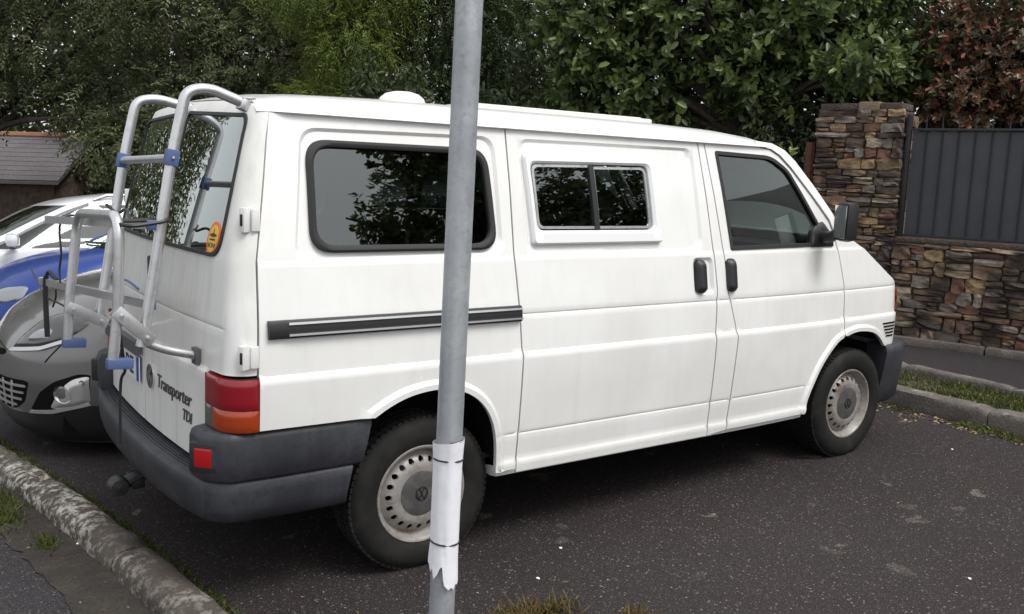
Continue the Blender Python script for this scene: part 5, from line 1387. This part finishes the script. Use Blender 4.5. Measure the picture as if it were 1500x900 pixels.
# single large leaves on the near face of both shrubs
def single_leaves(root, V6, tone, m, count, cam_pos=CAM):
    me6 = []
    b0 = np.array(root.location); c = V6.mean(1)
    dist = np.linalg.norm(c-np.array(cam_pos), axis=1); px = np.linalg.norm(V6[:, 3]-V6[:, 0], axis=1)/dist
    ok = np.where((c[:, 2] < 3.35))[0]; pick = ok[np.argsort(-px[ok]+.004*rng.random(len(ok)))[:count*3]]; pick = rng.choice(pick, count, replace=False)
    base = []
    for q in range(5):
        Bq = np.zeros((1, 3)); me = leaf_obj('leaf', leaf_arrays(Bq, np.array([[1., 0, 0]]), np.array([[0, 0, 1.]]), np.array([1.0]), np.array([.47+.03*q]), .16, .10+.02*q), np.array([.25+.18*q]), m)
        base.append(me.data); bpy.data.objects.remove(me)
    for i in pick:
        v = V6[i]; A = v[3]-v[0]; L = np.linalg.norm(A); A /= L; S = v[1]-v[5]; S -= A*(S@A); S /= np.linalg.norm(S); N_ = np.cross(A, -S)
        N_ = -np.cross(A, S)
        R_ = Matrix((( A[0], -S[0], N_[0]), (A[1], -S[1], N_[1]), (A[2], -S[2], N_[2])))
        o = bpy.data.objects.new('leaf', base[int(np.clip(tone[i]*5, 0, 4))]); COL.objects.link(o); o.parent = root
        off = (np.array(cam_pos)-v[0]); off = off/np.linalg.norm(off)*.05
        mw = Matrix.Translation(Vector(v[0]+off-b0)) @ R_.to_4x4() @ Matrix.Scale(L*.95, 4); o.matrix_basis = mw
Vl, Tl = rosettes([(b_[0], b_[1]) for b_ in [((4.85, 3.6, 2.85), (.8, .6, .9)), ((5.6, 3.15, 2.85), (.9, .6, .8)), ((6.3, 2.45, 2.85), (.9, .6, .7)), ((6.85, 1.95, 2.75), (.55, .5, .5))]], 160, 7, .115, .054, .95, .5)
single_leaves(lau, Vl, Tl, 'leaf_laurel', 260)
Vp, Tp = rosettes([((7.5, 1.05, 2.5), (.6, .5, .5)), ((8.0, .6, 2.6), (.6, .5, .6))], 110, 7, .078, .036, .95, .4)
single_leaves(pho, Vp, np.clip(rng.random(len(Tp))**1.7, 0, 1), 'leaf_phot', 200)
# ---- undergrowth whose dark leaf colour paints in deep shade, and far woodland
def hedge(name, label, P0, P1, z0, z1, depth, n, m, leaf=.10, kind='stuff', cat='hedge'):
    P0 = np.array(P0); P1 = np.array(P1); u = rng.random(n); d = unit((P1-P0)[None])[0]; nn = np.array([d[1], -d[0]])
    wv = .25*np.sin(u*17)+.18*np.sin(u*41+1)
    q = P0+(P1-P0)*u[:, None]+nn*((rng.random(n)-.5)*depth+wv)[:, None]
    z = z0+(z1+.35*np.sin(u*23)+.25*np.sin(u*57)-z0)*rng.random(n)**.85
    C = np.column_stack([q, z]); A = unit(rng.normal(size=(n, 3))+np.array([0, 0, .2])); Nr_ = unit(rng.normal(size=(n, 3))*.8+np.array([0, 0, 1.0]))
    V = leaf_arrays(C, A, Nr_, leaf*rng.uniform(.6, 1.3, n), leaf*.48*rng.uniform(.7, 1.2, n)); o = leaf_obj(name, V, rng.random(n), m)
    tag(o, label, cat, None, kind); return o
hedge('undergrowth', 'dense ivy undergrowth behind the van roof, coloured dark as deep shade', (3.2, 6.2), (7.1, 1.95), .4, 2.45, .9, 27000, 'leaf_dark', .085)
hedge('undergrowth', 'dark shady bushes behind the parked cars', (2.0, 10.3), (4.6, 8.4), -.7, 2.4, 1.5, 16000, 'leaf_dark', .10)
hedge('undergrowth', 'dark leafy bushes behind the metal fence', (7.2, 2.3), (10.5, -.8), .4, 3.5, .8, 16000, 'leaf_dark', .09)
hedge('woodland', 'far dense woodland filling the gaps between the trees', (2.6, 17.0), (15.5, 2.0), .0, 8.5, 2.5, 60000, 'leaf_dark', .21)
hedge('woodland', 'far woodland behind the slate roofed house', (-9.0, 24.0), (5.0, 20.5), -1.0, 8.6, 3.0, 42000, 'leaf_left', .25)
M['bank'] = mat('shade_dark_bank', (.016, .013, .010), .98, vary=(3, (.025, .024, .013), .4, .7), bump=(12, .8, .1))  # added backing slope; its near-black colour stands in for deep shade
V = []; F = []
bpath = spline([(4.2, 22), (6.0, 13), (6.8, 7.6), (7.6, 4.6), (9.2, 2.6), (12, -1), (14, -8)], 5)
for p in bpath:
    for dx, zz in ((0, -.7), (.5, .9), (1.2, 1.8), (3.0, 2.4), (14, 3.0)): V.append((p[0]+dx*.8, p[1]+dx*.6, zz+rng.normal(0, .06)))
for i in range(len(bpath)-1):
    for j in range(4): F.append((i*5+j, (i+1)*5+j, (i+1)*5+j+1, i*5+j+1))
tag(mk('shade_backing_bank', V, F, 'bank'), kind='structure')
# sprig beside the red post
V, T = rosettes([((5.45, 1.75, 1.85), (.10, .10, .10))], 7, 8, .085, .045, .5, .9)
o = leaf_obj('sprig', V, np.clip(T+.45, 0, 1), 'leaf_laurel'); tag(o, 'bright green leafy sprig beside the reddish post', 'plant')
# ---- house on the left
house = empty('slate_house', (-.07, 17.6, -.95), (0, 0, math.radians(-36))); tag(house, 'old stone house with a grey slate roof behind the white car', 'house')
M['slate'] = mat('slate', (.125, .115, .125), .7, vary=[(1.5, (.17, .155, .16), .4, .7), (30, (.08, .072, .078), .45, .7)], bump=(18, .5, .02))
M['ridge'] = mat('terracotta_ridge', (.30, .15, .09), .8, vary=(6, (.2, .1, .06), .4, .7))
M['housewall'] = mat('brown_house_wall', (.10, .07, .052), .9, vary=[(3, (.16, .115, .085), .4, .7), (14, (.06, .045, .036), .45, .7)], bump=(10, .8, .04))
M['shutter'] = mat('dark_window', (.02, .02, .022), .3)
b = MB(); b.box((0, 0, 1.06), (5.4, 2.6, 2.12)); b.add([(-2.7, -1.3, 2.12), (-2.7, 1.3, 2.12), (-2.7, 0, 2.80)], [(0, 1, 2)]); b.add([(2.7, -1.3, 2.12), (2.7, 1.3, 2.12), (2.7, 0, 2.80)], [(0, 1, 2)]); b.build('wall', 'housewall', house, smooth=False)
roof = MB()
for s_ in (-1, 1): roof.add([(-2.9, s_*1.55, 2.02), (2.9, s_*1.55, 2.02), (2.9, 0, 2.84), (-2.9, 0, 2.84), (-2.9, s_*1.55, 1.97), (2.9, s_*1.55, 1.97), (2.9, 0, 2.77), (-2.9, 0, 2.77)], [(0, 1, 2, 3), (4, 5, 6, 7), (0, 1, 5, 4), (1, 2, 6, 5), (3, 0, 4, 7)])
ro_ = roof.build('roof', 'slate', house, smooth=False)
for i in range(10):
    f_ = i/10; b = MB(); b.box((0, 0, 0), (5.8, .18, .012), Matrix.Rotation(math.atan2(.82, 1.55)-.04, 3, 'X'))
    o = b.build('slate_course', 'slate', ro_, smooth=False); o.location = (0, -1.55+1.55*f_+.09, 2.02+.82*f_+.060)
b = MB(); b.tube([(-2.9, 0, 2.86), (2.9, 0, 2.86)], .07, 8); b.build('ridge_tile', 'ridge', ro_)
for xw in (-1.4, 1.1):
    b = MB(); b.box((xw, -1.3, 1.15), (.8, .06, 1.0)); w_ = b.build('window', 'shutter', house, smooth=False)
    b = MB(); b.box((xw, -1.335, .62), (1.0, .10, .07)); b.build('sill', 'footing', w_, smooth=False)
# ================================================================ grass, litter
def blades(name, label, C, hgt, m, lean=.5, w=.006, kind='stuff', cat='grass'):
    n = len(C); A = unit(np.array([0, 0, 1.0])+rng.normal(size=(n, 3))*lean*np.array([1, 1, .2])); Nr_ = rand_dirs(n)
    V = leaf_arrays(C, A, Nr_, hgt*rng.uniform(.4, 1.3, n), w*rng.uniform(.7, 1.4, n), .1, .25); o = leaf_obj(name, V, rng.random(n), m)
    return tag(o, label, cat, None, kind)
M['grass'] = leaf_mat('verge_grass', [(.055, .060, .016), (.085, .12, .022), (.16, .17, .05)], .6, .3)
M['drygrass'] = leaf_mat('dry_grass', [(.12, .075, .03), (.24, .16, .07), (.10, .10, .03)], .7, .3)
M['litter'] = leaf_mat('fallen_leaf', [(.10, .06, .03), (.22, .15, .08), (.30, .25, .15)], .7, .1)
def along(P, n, o0, o1, z=0.0, clump=14, s0=0, s1=1, tight=.07):
    P = np.asarray(P); d = np.concatenate([[0], np.cumsum(np.linalg.norm(np.diff(P, axis=0), axis=1))]); d /= d[-1]
    cen = rng.uniform(s0, s1, clump); k = rng.integers(0, clump, n); L = np.linalg.norm(np.diff(P, axis=0), axis=1).sum()
    u = np.clip(cen[k]+rng.normal(0, tight/L, n)*rng.uniform(.5, 2, n), 0, 1); q = np.stack([np.interp(u, d, P[:, i]) for i in (0, 1)], 1)
    T_ = np.stack([np.interp(np.clip(u+.01, 0, 1), d, P[:, i])-np.interp(np.clip(u-.01, 0, 1), d, P[:, i]) for i in (0, 1)], 1); T_ = unit(T_); N_ = np.stack([-T_[:, 1], T_[:, 0]], 1)
    q = q+N_*rng.uniform(o0, o1, n)[:, None]; return np.column_stack([q, z+np.where(q[:, 0] < 4, gzf(q[:, 1]), 0)])
KCv = KC[(KC[:, 1] < 2.6)]
blades('kerb_grass', 'short mossy grass growing along the parking side of the near kerb', along(KCv, 4200, .075, .16, 0, 34, .0, .80, .10), .028, 'grass', .8, .005)
blades('grass_tuft', 'green grass tuft in the dirt at the road edge', np.column_stack([rng.normal(-1.345, .03, 900), rng.normal(.72, .13, 900), np.full(900, .0)]), .035, 'grass', .8, .005, 'stuff')
blades('grass_tuft', 'small green weed tuft between the road and the kerb', np.column_stack([rng.normal(-1.25, .02, 300), rng.normal(.20, .05, 300), np.full(300, .0)]), .028, 'grass', .8, .005, 'stuff')
blades('dry_grass', 'dry brown grass clump behind the kerb next to the pole', np.concatenate([np.column_stack([rng.normal(.10, .10, 800), rng.normal(-1.47, .035, 800), np.zeros(800)]), np.column_stack([rng.normal(.46, .03, 160), rng.normal(-1.70, .02, 160), np.zeros(160)])]), .055, 'drygrass', 1.3, .004)
vx = rng.uniform(4.46, 4.90, 9000); vy = rng.uniform(-3.2, 2.2, 9000); kp = (np.sin(vy*5.1)+np.sin(vx*19+vy*3)+rng.normal(0, .8, 9000)) > -.3
blades('verge_grass', 'tufted green grass on the narrow verge before the pavement', np.column_stack([vx, vy, np.full(9000, .112)])[kp], .055, 'grass', .8, .007)
wx = 4.27-np.abs(rng.normal(0, .07, 2600)); wy = rng.uniform(-3, .6, 2600); kp = (np.sin(wy*4.3+.5)+np.sin(wy*11)*.6+rng.normal(0, .5, 2600)) > .1
blades('kerb_weeds', 'low weeds at the foot of the far kerb', np.column_stack([wx, wy, np.zeros(2600)])[kp], .040, 'grass', 1.1, .012)
def litter(name, label, X, Y, Zv, size):
    n = len(X); C = np.column_stack([X, Y, Zv+.006]); A = unit(rng.normal(size=(n, 3))*np.array([1, 1, .12])); Nr_ = unit(np.array([0, 0, 1.0])+rng.normal(size=(n, 3))*.3)
    o = leaf_obj(name, leaf_arrays(C, A, Nr_, size*rng.uniform(.5, 1.3, n), size*.5*rng.uniform(.6, 1.2, n)), rng.random(n), 'litter'); return tag(o, label, 'leaves', None, 'stuff')
litter('leaf_litter', 'pale fallen leaves in the gutter of the far kerb', 4.25-np.abs(rng.normal(0, .10, 420)), rng.uniform(-3.0, .9, 420), np.zeros(420), .035)
litter('leaf_litter', 'dry leaf scraps scattered on the narrow verge', rng.uniform(4.46, 4.9, 220), rng.uniform(-3, 1.5, 220), np.full(220, .118), .035)
litter('leaf_litter', 'tiny pale scraps scattered over the parking asphalt', rng.uniform(-.8, 4.2, 70), rng.uniform(-3.2, 1.0, 70), np.zeros(70), .012)
litter('leaf_litter', 'brown leaf crumbs scattered on the asphalt round the van', rng.uniform(-.8, 4.2, 380), rng.uniform(-3.2, 1.0, 380), np.zeros(380)-.003, .014)
litter('leaf_litter', 'tiny scraps lying in the dirt beside the near kerb', rng.uniform(-1.35, -1.1, 30), rng.uniform(-.8, .6, 30), np.zeros(30), .014)
# white specks lying about (small pebbles)
peb = None
for (x_, y_, lb_) in ((.62, -1.03, 'small white pebble on the asphalt in front of the van rear wheel'), (3.62, -1.15, 'small white pebble on the asphalt near the van front wheel'), (1.9, -2.2, 'small white pebble alone on open asphalt beside the sliding door'), (.35, -1.22, 'small white pebble between the pole and the van rear wheel'), (-1.14, .12, 'small white pebble in the dirt beside the near kerb')):
    b = MB(); b.lathe([(.0005, .008), (.006, .007), (.010, .003), (.008, -.002)], 7, (0, 0, 0), 'z')
    if peb is None: peb = b.build('pebble', 'paper'); o = peb
    else: o = peb.copy(); COL.objects.link(o)
    o.location = (x_, y_, .003); o.rotation_euler = (0, 0, rng.random()*6); o.scale = (.75, 1.05, .6)
    tag(o, lb_, 'pebble', 'white pebbles on the asphalt')

# ================================================================ across the street: seen only as reflections in the van's windows
bl = [((6.0, -10.5, 4.3), (.9, .9, 1.0)), ((6.6, -10.2, 5.7), (1.1, 1.1, 1.1)), ((8.0, -9.7, 4.5), (1.3, 1.3, 1.4)), ((7.6, -10.4, 7.0), (1.3, 1.3, 1.0)), ((9.2, -9.0, 5.6), (1.4, 1.4, 1.5)), ((9.9, -8.8, 4.0), (1.2, 1.2, 1.2)), ((5.7, -10.8, 5.1), (.75, .75, 1.1)), ((5.2, -11.1, 3.9), (.8, .8, .8)), ((6.2, -10.4, 3.0), (.9, .9, .7)), ((6.5, -10.5, 6.7), (1.0, 1.0, 1.1)), ((6.6, -10.4, 8.0), (1.2, 1.2, 1.0))]
V, T = rosettes(bl, 2600, 6, .16, .09, .35, .2, 1.0)
tree('street_tree', 'broad leafy tree across the street mirrored in the van side windows', bl, V, T, 'leaf_laurel', (7.4, -10.2, 0), .22, 3)
hs2 = empty('gabled_house', (14.6, -8.5, 0), (0, 0, math.radians(62))); tag(hs2, 'dark gabled house across the street mirrored in the front door window', 'house')
b = MB(); b.box((0, 0, 1.5), (8.0, 6.0, 3.0)); b.add([(-4, -3, 3.0), (-4, 3, 3.0), (-4, 0, 5.5)], [(0, 1, 2)]); b.add([(4, -3, 3.0), (4, 3, 3.0), (4, 0, 5.5)], [(0, 1, 2)]); b.build('wall', 'housewall', hs2, smooth=False)
b = MB()
for s_ in (-1, 1): b.add([(-4.3, s_*3.4, 2.75), (4.3, s_*3.4, 2.75), (4.3, 0, 5.62), (-4.3, 0, 5.62), (-4.3, s_*3.4, 2.65), (4.3, s_*3.4, 2.65), (4.3, 0, 5.5), (-4.3, 0, 5.5)], [(0, 1, 2, 3), (4, 5, 6, 7), (0, 1, 5, 4), (1, 2, 6, 5), (3, 0, 4, 7)])
b.build('roof', 'slate', hs2, smooth=False)
for xw in (-2.2, 0, 2.2):
    for s_ in (-1, 1): b = MB(); b.box((xw, s_*3.0, 1.5), (.9, .08, 1.2)); b.build('window', 'shutter', hs2, smooth=False)
